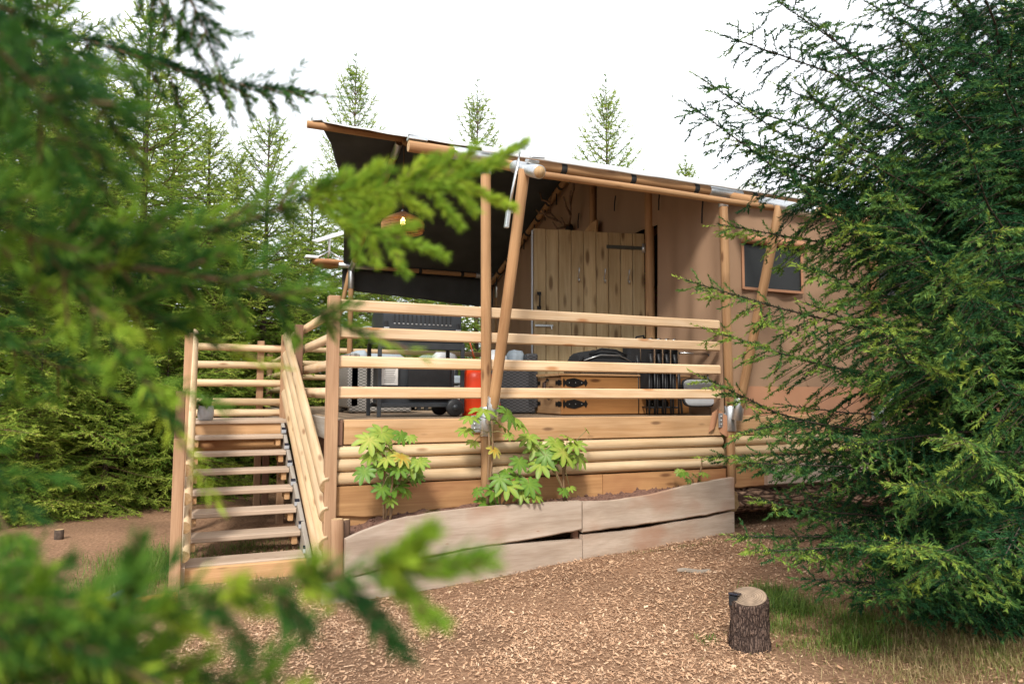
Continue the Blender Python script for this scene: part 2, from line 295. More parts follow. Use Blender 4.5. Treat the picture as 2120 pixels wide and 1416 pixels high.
def lathe(name, prof, c, mat, parent, n=24, M=None):
    V, F = [], []
    for r, z in prof: V += [(r*math.cos(2*math.pi*j/n), r*math.sin(2*math.pi*j/n), z) for j in range(n)]
    for i in range(len(prof)-1):
        for j in range(n): a, b = i*n+j, i*n+(j+1) % n; F.append((a, b, b+n, a+n))
    if prof[0][0] > .001: F.append(tuple(range(n))[::-1])
    if prof[-1][0] > .001: F.append(tuple((len(prof)-1)*n+j for j in range(n)))
    return link(name, mkmesh(name, V, F, mat, True), parent, M or Matrix.Translation(Vector(c)))
def grid(name, fn, nu, nv, mat, parent, thick=0, mats=None, origin=(0, 0, 0)):
    o = Vector(origin); V, F, mi = [], [], []
    for i in range(nu+1):
        for j in range(nv+1): V.append(Vector(fn(i/nu, j/nv))-o)
    q = nv+1
    for i in range(nu):
        for j in range(nv): F.append((i*q+j, (i+1)*q+j, (i+1)*q+j+1, i*q+j+1)); mi.append(0)
    if thick:
        nrm = []
        for i in range(nu+1):
            for j in range(nv+1):
                a = V[min(i+1, nu)*q+j]-V[max(i-1, 0)*q+j]; b = V[i*q+min(j+1, nv)]-V[i*q+max(j-1, 0)]; nrm.append(a.cross(b).normalized())
        base = len(V); V += [V[k]-nrm[k]*thick for k in range(base)]
        for i in range(nu):
            for j in range(nv): F.append((base+i*q+j, base+i*q+j+1, base+(i+1)*q+j+1, base+(i+1)*q+j)); mi.append(1)
        rim = [i*q for i in range(nu+1)] + [nu*q+j for j in range(1, q)] + [i*q+nv for i in range(nu-1, -1, -1)] + [j for j in range(nv-1, 0, -1)]
        for a, b in zip(rim, rim[1:]+rim[:1]): F.append((a, a+base, b+base, b)); mi.append(0)
    return link(name, mkmesh(name, V, F, mats or [mat, mat], True, mi), parent, Matrix.Translation(o))
def plate(name, pts, thick, mat, parent, nrm=None):     # outlined flat piece with thickness along nrm
    P = [Vector(p) for p in pts]; c = sum(P, Vector())/len(P)
    if nrm is None: nrm = (P[1]-P[0]).cross(P[2]-P[1]).normalized()
    nrm = Vector(nrm); n = len(P)
    V = [p-c for p in P]+[p-c+nrm*thick for p in P]
    F = [tuple(range(n))[::-1], tuple(range(n, 2*n))]+[(i, (i+1) % n, (i+1) % n+n, i+n) for i in range(n)]
    me = mkmesh(name, V, F, mat); bm = bmesh.new(); bm.from_mesh(me); bmesh.ops.recalc_face_normals(bm, faces=bm.faces); bm.to_mesh(me); bm.free()
    return link(name, me, parent, Matrix.Translation(c))
def ss(x): x = min(1, max(0, x)); return x*x*(3-2*x)

# ------------------------------------------------------------------ ground
def gz(x, y):
    h = -1.33+.15*ss((x+1.5)/4.2)*ss((y+2.6)/2.2)+.03*ss((-1-y)/2)
    h += .022*mnoise.noise((x*.9, y*.9, 0))+.01*mnoise.noise((x*2.7, y*2.7, 4))
    return h
def make_ground():
    n = 190; ax = []
    for i in range(n+1):
        u = 2*i/n-1; ax.append(9*u+240*u**9)
    V = [(x, y, gz(x, y)) for x in ax for y in ax]; q = n+1
    F = [(i*q+j, (i+1)*q+j, (i+1)*q+j+1, i*q+j+1) for i in range(n) for j in range(n)]
    o = link('ground', mkmesh('ground', V, F, MULCHG, True)); o['kind'] = 'structure'
make_ground()
def from_np(name, V, F, mat, attr=None, parent=None, M=None, smooth=False, extra=None):
    me = bpy.data.meshes.new(name); nv, nf, k = len(V), len(F), F.shape[1]
    me.vertices.add(nv); me.vertices.foreach_set('co', np.asarray(V, np.float32).ravel())
    me.loops.add(nf*k); me.loops.foreach_set('vertex_index', np.asarray(F, np.int32).ravel())
    me.polygons.add(nf); me.polygons.foreach_set('loop_start', np.arange(0, nf*k, k, dtype=np.int32))
    if smooth: me.polygons.foreach_set('use_smooth', np.ones(nf, bool))
    me.materials.append(mat)
    if attr is not None:
        a = me.attributes.new('age', 'FLOAT', 'POINT'); a.data.foreach_set('value', np.asarray(attr, np.float32))
    me.update(calc_edges=True); return link(name, me, parent, M)
def make_chips(n=165000):
    # bright shredded chips over the yard in front and to the right of the deck
    P = []; r = np.random.default_rng(3)
    while len(P) < n:
        x = r.uniform(-3.2, 7.5); y = r.uniform(-4.3, 1.6)
        d = (x-CAM.x)*fw0.x+(y-CAM.y)*fw0.y; l = (x-CAM.x)*rt.x+(y-CAM.y)*rt.y
        if d < 2.6 or abs(l) > .78*d+.3: continue
        if r.random() > min(1, (4.2/d)**1.5+.08): continue
        if -1.27 < x < 2.9 and y > -.2: continue
        if x < -2.0 and y > -.9 and r.random() < .9: continue
        gx, gy = x-1.75, y+3.0
        if gx*gx/1.1+gy*gy/.9 < 1 and r.random() < .85: continue
        if mnoise.noise((x*1.3, y*1.3, 11))+.5*mnoise.noise((x*4, y*4, 2)) < -.12 and r.random() < .55: continue
        P.append((x, y, gz(x, y)))
    P = np.array(P); ln = r.uniform(.008, .019, n)*r.choice([.7, 1, 1, 1.8], n); wd = ln*r.uniform(.18, .42, n); a = r.uniform(0, 2*np.pi, n)
    t = r.normal(0, .28, n); s = r.normal(0, .35, n)
    ux = np.stack([np.cos(a)*np.cos(t), np.sin(a)*np.cos(t), np.sin(t)], 1); vx = np.stack([-np.sin(a)*np.cos(s), np.cos(a)*np.cos(s), np.sin(s)], 1)
    c = P+np.array([0, 0, 1])*(.004+abs(ln*np.sin(t))*.5+abs(wd*np.sin(s))*.5+r.uniform(0, .008, n))[:, None]
    j = lambda: r.uniform(.55, 1.15, n)[:, None]
    A = c-ux*ln[:, None]*.5-vx*wd[:, None]*.5*j(); B = c+ux*ln[:, None]*.5*j()-vx*wd[:, None]*.5; Cc = c+ux*ln[:, None]*.5+vx*wd[:, None]*.5*j(); D = c-ux*ln[:, None]*.5*j()+vx*wd[:, None]*.5
    V = np.stack([A, B, Cc, D], 1).reshape(-1, 3); F = np.arange(4*n).reshape(-1, 4)
    age = np.repeat(np.clip(r.beta(2.6, 2.6, n), 0, 1), 4)
    o = from_np('wood_chips', V, F, CHIPM, age); tag(o, 'layer of shredded brown wood chips covering the yard in front of the deck', 'wood chips', kind='stuff')
make_chips()
def make_grass(name, label, spots, seed):
    r = np.random.default_rng(seed); P = []; H = []; A = []
    for cx, cy, rx, ry, n, h, dry in spots:
        q = r.normal(0, .45, (n, 2)); k = r.normal(0, .06, (max(1, n//14), 2))
        q = q*.75+np.repeat(r.normal(0, .4, (n//14+1, 2)), 14, 0)[:n]*.6
        for a, b in q:
            x, y = cx+a*rx, cy+b*ry; P.append((x, y, gz(x, y)-.005)); H.append(h*r.uniform(.4, 1.15)); A.append(np.clip(r.normal(dry, .2), 0, 1))
    P, H, A = map(np.array, (P, H, A)); n = len(P); az = r.uniform(0, 2*np.pi, n); lean = r.uniform(.25, 1.45, n)
    d = np.stack([np.cos(az), np.sin(az), np.zeros(n)], 1); s = np.stack([-np.sin(az), np.cos(az), np.zeros(n)], 1); u = np.array([0, 0, 1.])
    w_ = (.0014+.0010*r.random(n))[:, None]; Hh = H[:, None]; l = lean[:, None]
    p1 = P+u*Hh*(.52-.12*l)+d*Hh*.28*l; p2 = P+u*Hh*np.maximum(.06, .95-.62*l)+d*Hh*.85*l
    V = np.stack([P-s*w_, P+s*w_, p1-s*w_*.8, p1+s*w_*.8, p2], 1).reshape(-1, 3); b = np.arange(n)*5
    F = np.concatenate([np.stack([b, b+1, b+3], 1), np.stack([b, b+3, b+2], 1), np.stack([b+2, b+3, b+4], 1)])
    o = from_np(name, V, F, GRASSM, np.repeat(A, 5)); tag(o, label, 'grass', kind='stuff')
st = atz(1553, 1335, -1.3)
make_grass('grass', 'patchy green and straw coloured grass beside the bark covered stump', [(1.15, -2.35, .22, .22, 420, .11, .40), (1.5, -2.1, .3, .3, 1100, .17, .2), (1.62, -1.8, .22, .2, 500, .16, .25), (1.4, -2.75, .3, .25, 800, .16, .28), (1.75, -2.5, .25, .3, 600, .15, .3), (1.9, -2.9, .6, .5, 1500, .12, .9), (1.35, -3.2, .5, .35, 900, .10, .95), (1.9, -3.3, .6, .4, 1300, .12, .8), (2.4, -2.5, .7, .6, 1500, .12, .8), (1.05, -2.65, .25, .2, 200, .08, .6), (.62, -2.3, .1, .12, 80, .07, .35), (2.75, .1, .3, .12, 160, .08, .3), (1.9, -.45, .6, .06, 120, .06, .2), (4.2, .2, .9, .2, 500, .1, .3), (1.75, -2.65, 1.1, .9, 4200, .06, 1.0)], 5)
make_grass('grass', 'lush green grass beside the foot of the wooden stairs', [(-2.75, 1.2, .5, .9, 2600, .2, .3), (-2.9, .5, .4, .5, 1400, .18, .35), (-1.9, .0, .6, .35, 900, .12, .3), (-1.9, 1.7, .5, .7, 700, .12, .2), (-3.4, .0, .9, .7, 1500, .14, .4)], 6)

# ------------------------------------------------------------------ deck
deck = thing('wooden_deck', 'raised timber deck with pale horizontal rails and rounded log cladding', 'deck', (.7, 0, -1.25))
XL, XD = -1.27, 2.71
for z in (1.0, .772, .527, .272):                                    # front rails, half round outside
    beam('rail', (XL-.05, -.02, z-.05), (XD-.05, -.02, z-.05), .035, .098, W_RAIL, deck, c=.012)
    piece('rail', halfp(.098, .045), (XL+.005, -.02, z-.053), (XL+.005, 3.72, z-.053), W_RAIL, deck, smooth=True, end=W_END)
beam('corner_post', (XL-.075, -.03, gz(XL, 0)-.1), (XL-.075, -.03, 1.02), .095, .095, W_POST, deck)
beam('rail_post', (XL-.06, 2.35, -.7), (XL-.06, 2.35, .99), .09, .09, W_POSTD, deck)
beam('rail_post', (XL-.06, 3.78, gz(XL, 3.8)-.05), (XL-.06, 3.78, .98), .09, .09, W_POST, deck)
beam('fascia_board', (XL+.03, -.01, -.105), (XD-.04, -.01, -.105), .045, .205, W_FASC, deck)
beam('fascia_board', (XD+.055, 0.0, -.105), (8.2, 0.0, -.105), .045, .205, W_FASC, deck)
beam('fascia_end', (XL-.015, .0, -.005), (XL-.015, .0, -.212), .07, .07, W_POSTD, deck)
beam('fascia_board', (XL-.005, .07, -.10), (XL-.005, 6.4, -.10), .05, .19, W_GREY, deck)
beam('joist', (XL+.12, .12, -.3), (XL+.12, 6.4, -.3), .07, .18, W_POSTD, deck)
for k in range(3):                                                  # log cladding under the fascia
    z = -.213-.055-.109*k
    pole('log', (XL-.03, .01, z), (XD-.03, .01, z), .0545, W_LOG, deck, end=W_END, segs=10, wob=.007, n=18)
    pole('log', (XD+.05, .02, z+.002), (4.92, .02, z+.002), .0545, W_LOG, deck, end=W_END, segs=8, wob=.007, n=18)
    pole('log', (5.02, .02, z+.002), (8.2, .02, z), .0545, W_LOG, deck, end=W_END, segs=8, wob=.007, n=18)
def slab(name, x0, x1, z0, z1, y, th, mat, amp=.03, seed=0, parent=deck):      # waney edged slab facing the yard
    n = 22; pts = []
    for i in range(n+1):
        x = x0+(x1-x0)*i/n; pts.append((x, z1(x) if callable(z1) else z1, (z0(x) if callable(z0) else z0)+amp*mnoise.noise((x*1.7+seed, 0, 0))+amp*.4*mnoise.noise((x*6+seed, 2, 0))))
    V, F = [], []
    for x, t, b in pts:
        V += [(x-x0, 0, t), (x-x0, 0, b+.012), (x-x0, .012, b), (x-x0, th, b), (x-x0, th, t)]
    for i in range(n):
        for j in range(5): a, c = i*5+j, i*5+(j+1) % 5; F.append((a, c, c+5, a+5))
    F += [(0, 4, 3, 2, 1), tuple(n*5+k for k in range(5))]
    me = mkmesh(name, V, F, mat); bm = bmesh.new(); bm.from_mesh(me); bmesh.ops.recalc_face_normals(bm, faces=bm.faces); bm.to_mesh(me); bm.free()
    return link(name, me, parent, Matrix.Translation((x0, y, 0)))
slab('base_slab', XL-.02, .06, -.80, -.548, -.02, .06, W_SLAB, .03, 1)
slab('base_slab', .09, 1.23, -.83, -.55, -.015, .06, W_SLAB, .03, 2)
slab('base_slab', 1.235, 2.72, -.86, -.552, -.02, .06, W_SLAB, .03, 5)
slab('base_slab', XL-.0, 1.2, -1.05, -.80, .02, .05, W_SLAB, .03, 8)
slab('base_slab', 2.78, 3.24, -.76, -.552, -.01, .06, W_SLAB, .02, 3)
slab('base_slab', 3.24, 4.9, -.745, -.53, -.06, .05, W_LIVE, .012, 4)
slab('base_slab', 2.78, 8.2, -1.0, -.56, .09, .04, W_POSTD, .02, 9)
for k in range(3): pole('short_log', (4.86, -.05+.01*k, -.66-.1*k), (5.75, -.03, -.66-.1*k), .052, W_FASC, deck, end=W_END)
beam('fascia_end', (5.02, -.04, -.2), (5.02, -.04, -.9), .1, .06, W_POST, deck)
bw = .138
for i in range(46): beam('deck_board', (XL+.03, .02+bw/2+i*bw*1.025, -.018), (2.75, .02+bw/2+i*bw*1.025, -.018), bw, .032, W_DECK, deck, c=.004)
for x, y in ((XL+.1, 3.0), (XL+.12, 5.6), (.5, 3.0), (.5, 5.6), (1.8, 1.0), (2.5, 3.0), (XL+.1, .3)): beam('support_post', (x, y, gz(x, y)-.05), (x, y, -.21), .1, .1, W_POSTD, deck)
for y in (1.0, 2.1, 3.2, 4.3, 5.4, 6.4): beam('joist', (XL+.04, y, -.13), (2.75, y, -.13), .06, .18, W_POSTD, deck)
# rear and side railing of round logs, seen through the front rails
for z in (.95, .72, .49, .27): pole('rail', (XL-.05, 6.35, z), (2.6, 6.35, z), .045, W_LOG, deck, end=W_END, segs=6)
for z in (.72, .49, .27, .06): pole('rail', (XL+.02, 3.85, z), (XL+.02, 6.35, z), .045, W_LOG, deck, end=W_END, segs=6)
for x in (XL-.02, .9): beam('rail_post', (x, 6.43, gz(x, 6.4)-.05), (x, 6.43, 1.0), .09, .09, W_POST, deck)

# bark covered foundation log, right of the planter
def barklog():
    V, F = [], []; n, m = 26, 60; x0, x1 = 2.86, 5.7
    for i in range(m+1):
        x = x0+(x1-x0)*i/m; r0 = .125+.02*mnoise.noise((x*1.3, 0, 0))
        for j in range(n):
            a = 2*math.pi*j/n; q = mnoise.noise((x*4, math.cos(a)*3.2, math.sin(a)*3.2))*.028+abs(mnoise.noise((x*11, math.cos(a)*8, math.sin(a)*8)))*.022
            V.append((x-x0, (r0+q)*math.cos(a), (r0+q)*math.sin(a)))
    for i in range(m):
        for j in range(n): a, b = i*n+j, i*n+(j+1) % n; F.append((a, a+n, b+n, b))
    F += [tuple(range(n)), tuple(m*n+j for j in range(n))[::-1]]
    me = mkmesh('bark_log', V, F, [BARKL, W_END], [True]*(n*m)+[False]*2, [0]*(n*m)+[1, 1])
    o = link('bark_log', me, None, Matrix.Translation((x0, .10, -.90)) @ Matrix.Rotation(R(1.4), 4, 'Y'))
    tag(o, 'long bark covered log lying under the deck right of the planter', 'log')
BARKL = barkmat('flaky_log_bark', (.42, .26, .17), (.06, .035, .025), (.28, 1, 1), .45)
barklog()

# ------------------------------------------------------------------ planter of waney planks
pl = thing('raised_planter', 'low raised planter bed walled with four wavy edged planks', 'planter', (.7, -.35, -1.27))
def pl_y(px): return np.interp(px, [660, 720, 1205, 1520], [-.57, -.55, -.38, -.2])
def wavy(top, bot, thick, label=None):
    N = 26; x0, x1 = top[0][0], top[-1][0]; T = []; B = []
    for i in range(N+1):
        px = x0+(x1-x0)*i/N
        ty = np.interp(px, *zip(*top))+1.2*mnoise.noise((px*.05, 0, 0)); by = np.interp(px, *zip(*bot))+2.2*mnoise.noise((px*.04, 5, 0))
        y = pl_y(px); T.append(aty(px, ty, y)); B.append(aty(px, by, y))
    c = T[N//2].copy(); V = []; F = []
    for t, b in zip(T, B):
        b = Vector((t.x, t.y, b.z)); y = Vector((-.05, 1, 0))*thick
        V += [t-c, b+Vector((0, 0, .012))-c, b+Vector((0, .012, 0))-c, b+y-c, t+y-c]
    for i in range(N):
        for j in range(5): a, d = i*5+j, i*5+(j+1) % 5; F.append((a, d, d+5, a+5))
    F += [(0, 4, 3, 2, 1), tuple(N*5+k for k in range(5))]
    me = mkmesh('plank', V, F, W_LIVE); bm = bmesh.new(); bm.from_mesh(me); bmesh.ops.recalc_face_normals(bm, faces=bm.faces); bm.to_mesh(me); bm.free()
    return link('plank', me, pl, Matrix.Translation(c))
wavy([(716, 1117), (760, 1097), (820, 1076), (900, 1062), (1000, 1050), (1100, 1043), (1204, 1037)], [(716, 1200), (870, 1156), (980, 1135), (1100, 1117), (1204, 1097)], .06)
wavy([(668, 1212), (760, 1190), (870, 1160), (1010, 1131), (1100, 1124), (1205, 1117)], [(668, 1262), (800, 1238), (1000, 1204), (1205, 1172)], .06)
wavy([(1207, 1039), (1270, 1037), (1360, 1023), (1430, 1004), (1520, 988)], [(1207, 1103), (1300, 1090), (1390, 1078), (1450, 1068), (1520, 1055)], .06)
wavy([(1207, 1108), (1300, 1099), (1350, 1092), (1400, 1081), (1460, 1073), (1520, 1059)], [(1207, 1168), (1340, 1143), (1430, 1129), (1519, 1110)], .06)
a0 = aty(704, 1075, -.5); 
pole('stake', (a0.x-.0, -.47, gz(a0.x, -.5)-.08), (a0.x-.02, -.46, a0.z), .05, W_POST, pl, end=W_END, n=7, wob=.02)
pole('stake', (a0.x+.07, -.42, gz(a0.x, -.5)-.08), (a0.x+.05, -.40, a0.z-.02), .045, W_BARKS, pl, end=W_END, n=7, wob=.02)
beam('stake', (.78, -.28, gz(.78, -.3)-.05), (.78, -.28, -.78), .06, .05, W_POSTD, pl)
beam('stake', (2.6, -.11, gz(2.6, -.1)-.05), (2.6, -.11, -.70), .05, .05, W_POSTD, pl)
def soil_top(u, v):
    x = -1.22+u*3.86; yf = np.interp(x, [-1.29, .8, 2.67], [-.485, -.31, -.135]); yf += .07; y = yf+(.06-yf)*v
    zt = np.interp(x, [-1.29, -.91, -.17, .8, 2.67], [-.90, -.80, -.75, -.755, -.665])
    return (x, y, zt-.015+.05*mnoise.noise((x*7, y*9, 1))*(.4+.6*math.sin(math.pi*v))+.02*mnoise.noise((x*25, y*25, 3)))
grid('soil', soil_top, 110, 14, SOIL, pl, thick=.16, origin=(.7, -.2, -.8))
r_ = np.random.default_rng(12); cv = []
for k in range(420):
    u, v = r_.random(), r_.random(); p = Vector(soil_top(u, v)); cv.append((p, r_.uniform(.006, .022)))
V, F = [], []
for p, s in cv:
    b = len(V)
    V += [p+Vector(q)*s*r_.uniform(.7, 1.2) for q in ((1, 0, 0), (-1, 0, 0), (0, 1, 0), (0, -1, 0), (0, 0, 1), (0, 0, -1))]
    F += [(b+i, b+j, b+k) for i in (0, 1) for j in (2, 3) for k in (4, 5)]
o = link('soil_clods', mkmesh('soil_clods', V, F, SOIL), pl); o['kind'] = 'stuff'

# ------------------------------------------------------------------ stairs
stair = thing('staircase', 'wooden open tread stairs with thick round log handrails and solar step lights', 'stairs', (-1.93, 1.5, -1.3))
TZ = [-1.18+.155*i for i in range(8)]; TY = [.42+.33*i for i in range(8)]
SX0, SX1 = -2.395, -1.485
for i in range(7):
    beam('tread', (SX0-.01, TY[i]+.15, TZ[i]-.022), (SX1+.02, TY[i]+.15, TZ[i]-.022), .30, .044, W_TREAD, stair, c=.008)
    for x in (SX0+.035, SX1-.03):
        if i: beam('cleat', (x, TY[i]+.03, TZ[i]-.082), (x, TY[i]+.27, TZ[i]-.082), .05, .075, W_FASC, stair)
def stringer(x, w, mat): 
    beam('stringer', (x, .34, TZ[0]-.10), (x, 2.82, TZ[7]-.13), w, .25, mat, stair)
stringer(SX0-.03, .04, W_TREAD); stringer(SX1+.045, .04, W_GREY)
beam('bottom_riser', (SX0-.09, .40, -1.265), (SX1+.06, .40, -1.265), .05, .14, W_FASC, stair, c=.01)
beam('landing_fascia', (SX0-.02, 2.77, TZ[7]-.115), (SX1+.03, 2.77, TZ[7]-.115), .04, .15, W_FASC, stair)
for i in range(8): beam('landing_board', (SX0-.06, 2.79+i*.142, TZ[7]-.02), (XL-.1, 2.79+i*.142, TZ[7]-.02), .136, .036, W_TREAD, stair, c=.006)
beam('joist', (SX0-.04, 2.85, TZ[7]-.28), (XL-.12, 2.85, TZ[7]-.28), .06, .14, W_SLAB, stair)
beam('joist', (SX0-.04, 3.8, TZ[7]-.13), (XL-.12, 3.8, TZ[7]-.13), .06, .16, W_POSTD, stair)
for (x, y, zt, mt) in ((-2.475, .30, -.15, W_POST), (-2.505, 1.45, .23, W_POSTD), (-2.47, 2.76, .89, W_POST), (-2.47, 3.88, .92, W_POST), (-1.62, 3.90, .90, W_POST), (-1.42, 3.0, -.13, W_POST), (-1.52, 3.88, -.13, W_POSTD)):
    beam('newel_post' if zt > -.14 or y < 1 else 'support_post', (x, y, gz(x, y)-.08), (x, y, zt), .085, .085, mt, stair)
sl = .157/.33
for k in range(4):                                                  # four stacked half logs on each side
    z0 = -.40-.225*k
    y1 = 2.74; piece('handrail_log', halfp(.125, .055, 11), (-2.425, .27, z0), (-2.425, y1, z0+.517*(y1-.27)), W_LOG, stair, up=(0, 0, 1), smooth=True, end=W_END)
for k in range(4):
    z0 = -.535-.232*k; y1 = 3.05-.0*k
    piece('handrail_log', [(-a, b) for a, b in halfp(.15, .07, 11)][::-1], (-1.365, -.06, z0), (-1.365, y1, z0+.465*(y1+.06)), W_LOG, stair, smooth=True, end=W_END, cham=.01)
for z in (.80, .575, .345, .105, -.035): pole('rail', (-2.44, 3.83, z), (-1.33, 3.83, z), .046, W_LOG, stair, end=W_END, n=16)
for i in range(7):
    y = TY[i]+.13; b = box('step_light', (SX1+.03, y-.09, TZ[i]+.040), (.05, .022, .045), GPLAS, stair, bev=.004); box('solar_cell', (SX1+.028, y-.085, TZ[i]+.068), (.045, .04, .008), SOLAR, b, rot=(R(35), 0, 0), bev=.002)

# potted plant on the landing
pp = atz(425, 866, TZ[7]); pp = Vector((-2.27, 2.84, TZ[7]-.002))
pot = thing('potted_plant', 'small leafy plant in a glazed grey pot at the top of the stairs', 'potted plant', pp)
lathe('pot', [(.06, 0), (.08, .015), (.088, .08), (.085, .15), (.077, .168), (.07, .16), (.068, .14)], pp, POT, pot)
def strapleaf(name, base, az, elev, ln, wd, droop, mat, parent, age):
    d = Vector((math.cos(az), math.sin(az), 0)); s = Vector((-math.sin(az), math.cos(az), 0)); V = []; n = 7
    for i in range(n+1):
        t = i/n; p = d*ln*t*math.cos(elev)*(1-.15*t)+Vector((0, 0, 1))*ln*(t*math.sin(elev)-droop*t*t); q = wd*math.sin(math.pi*min(1, .08+.92*t)**.8)*.5+.001
        V += [p-s*q+Vector((0, 0, q*.35)), p, p+s*q+Vector((0, 0, q*.35))]
    F = []
    for i in range(n): a = i*3; F += [(a, a+1, a+4, a+3), (a+1, a+2, a+5, a+4)]
    me = mkmesh(name, V, F, mat, True); at = me.attributes.new('age', 'FLOAT', 'POINT'); at.data.foreach_set('value', [age+.25*(k % 3 == 1) for k in range(len(V))])
    return link(name, me, parent, Matrix.Translation(base))
for k in range(34):
    strapleaf('leaf', pp+Vector((random.uniform(-.03, .03), random.uniform(-.03, .03), .14)), random.uniform(0, 6.28), R(random.uniform(25, 80)), random.uniform(.2, .32), random.uniform(.05, .075), random.uniform(.25, .75), LEAF2, pot, random.uniform(.2, .7))

# ------------------------------------------------------------------ tent
tent = thing('safari_tent', 'canvas safari tent with dark lined roof on round wooden poles', 'tent', (3.5, 3.1, 0))
RY, RZ, SL = 3.15, 3.66, .385
def rz(y): return RZ-SL*abs(y-RY)
PR = .047
for i, x in enumerate((0.0, 2.74, 4.97, 7.6)):
    zb = -.70 if i < 2 else -.62
    if i == 0: zb = -.72
    pole('post', (x+.01, -.07, zb), (x, -.03, 2.36), PR, W_POLE, tent, end=W_END, segs=8)
    pole('post_sleeve', (x, -.03, 2.22), (x, -.03, 2.42), PR+.006, GALV, tent, wob=0, segs=1)
    # strut from the base bracket out to the rafter tip
    sx = x+.05 if i == 0 else x+.06
    pole('strut', (x+.02, -.16, -.02), (sx, -.78, 2.06), PR, W_POLE, tent, end=W_END, segs=8)
    pole('strut_sleeve', (x+.018, -.155, -.04), (x+.023, -.205, .19), PR+.008, GALV, tent, wob=0, segs=1)
    pole('base_bracket', (x+.008, -.07, -.16), (x+.008, -.07, .10), PR+.012, GALV, tent, wob=0, segs=1)
    box('bracket_plate', (x-.085, -.05, -.05), (.09, .012, .15), GALV, tent, bev=.003)
    for zz in (-.09, -.05, -.01): lathe('bolt', [(.009, 0), (.009, .006), (.004, .010)], (x-.1, -.058, zz), GALV, tent, 8, Matrix.Translation((x-.1, -.056, zz)) @ Matrix.Rotation(R(90), 4, 'X'))
    # rafters front and back
    rx = x+.08
    pole('rafter', (rx, -.60, rz(-.60)-.085), (rx, RY-.03, RZ-.085), PR, W_POLE, tent, segs=8)
    ye = -1.0 if i == 0 else -1.22
    pole('rafter_sleeve', (rx, -.52, rz(-.52)-.085), (rx, ye, rz(ye)-.085), PR+.008, GALV, tent, wob=0, segs=1, n=20)
    lathe('rafter_end', [(PR, 0), (PR, .012)], (0, 0, 0), W_END, tent, 20, frame((rx, ye+.004, rz(ye+.004)-.085), (rx, ye-.4, rz(ye-.4)-.085))[0] @ Matrix.Rotation(R(90), 4, 'Y'))
    cl_ = box('clamp', (rx+.01, ye+.16, rz(ye+.16)-.012), (.10, .07, .028), GALV, tent, rot=(math.atan(SL), 0, 0), bev=.004)
    box('clamp_lever', (rx+.04, ye+.13, rz(ye+.16)+.018), (.14, .035, .012), GALV, cl_, rot=(math.atan(SL), R(-8), .2), bev=.003)
    pole('rafter', (x, RY, RZ-.09), (x, 6.3, rz(6.3)-.09), PR, W_POLE, tent, segs=8)
    pole('rafter_sleeve', (x, RY, RZ-.09), (x, RY+.28, rz(RY+.28)-.09), PR+.006, GALV, tent, wob=0, segs=1)
    pole('rafter_sleeve', (x, 6.3, rz(6.3)-.09), (x, 6.02, rz(6.02)-.09), PR+.006, GALV, tent, wob=0, segs=1)
    pole('post', (x, 6.3, -.02), (x, 6.3, 2.4), PR, W_POLE, tent, segs=6)
    pole('post_sleeve', (x, 6.3, 2.02), (x, 6.3, 2.42), PR+.006, GALV, tent, wob=0, segs=1)
    if i == 0:
        pole('brace', (-.28, 6.62, .75), (x-.02, 6.34, 2.36), PR-.008, W_POLE, tent, segs=6)
        pole('post', (-.32, 6.65, gz(0, 6.6)), (-.28, 6.62, .8), PR-.004, W_POLE, tent, segs=6)
pole('ridge_pole', (-1.20, RY, RZ-.055+.03), (7.9, RY, RZ-.055), PR+.002, W_POLE, tent, end=W_END, segs=14)
box('ridge_clamp', (-1.08, RY-.01, RZ+.05), (.13, .10, .07), GALV, tent, rot=(0, R(-12), 0), bev=.01)
pole('purlin', (-.74, -.06, 2.375), (7.9, -.06, 2.355), PR+.004, W_POLE, tent, end=W_END, segs=14)
pole('purlin_sleeve', (-.33, -.06, 2.374), (.14, -.06, 2.372), PR+.011, GALV, tent, wob=0, segs=1)
pole('purlin_sleeve', (2.52, -.06, 2.366), (2.95, -.06, 2.364), PR+.011, GALV, tent, wob=0, segs=1)
cl_ = box('clamp', (-.66, -.055, 2.445), (.17, .09, .03), GALV, tent, bev=.004); box('clamp_lever', (-.66, -.055, 2.472), (.16, .05, .014), GALV, cl_, rot=(0, R(6), 0), bev=.003)
pole('eave_pole', (0.04, -.70, 2.065), (2.80, -.70, 2.06), .030, W_POLE, tent, end=W_END, segs=10)
pole('eave_pole', (2.80, -.70, 2.06), (7.7, -.70, 2.05), .030, W_POLE, tent, end=W_END, segs=10)
pole('rear_eave_pole', (-.15, 6.3, 2.42), (7.8, 6.3, 2.42), PR-.006, W_POLE, tent, segs=12)
pole('purlin_sleeve', (-.22, 6.3, 2.42), (.4, 6.3, 2.42), PR+.004, GALV, tent, wob=0, segs=1)
pole('purlin_sleeve', (2.3, 6.3, 2.42), (2.75, 6.3, 2.42), PR+.004, GALV, tent, wob=0, segs=1)
pole('door_jamb', (2.71, 1.30, 0), (2.71, 1.30, 2.86), .058, W_POLE, tent, segs=6)
pole('door_jamb', (2.73, 2.72, 0), (2.73, 2.72, 3.38), .05, W_POLE, tent, segs=6)
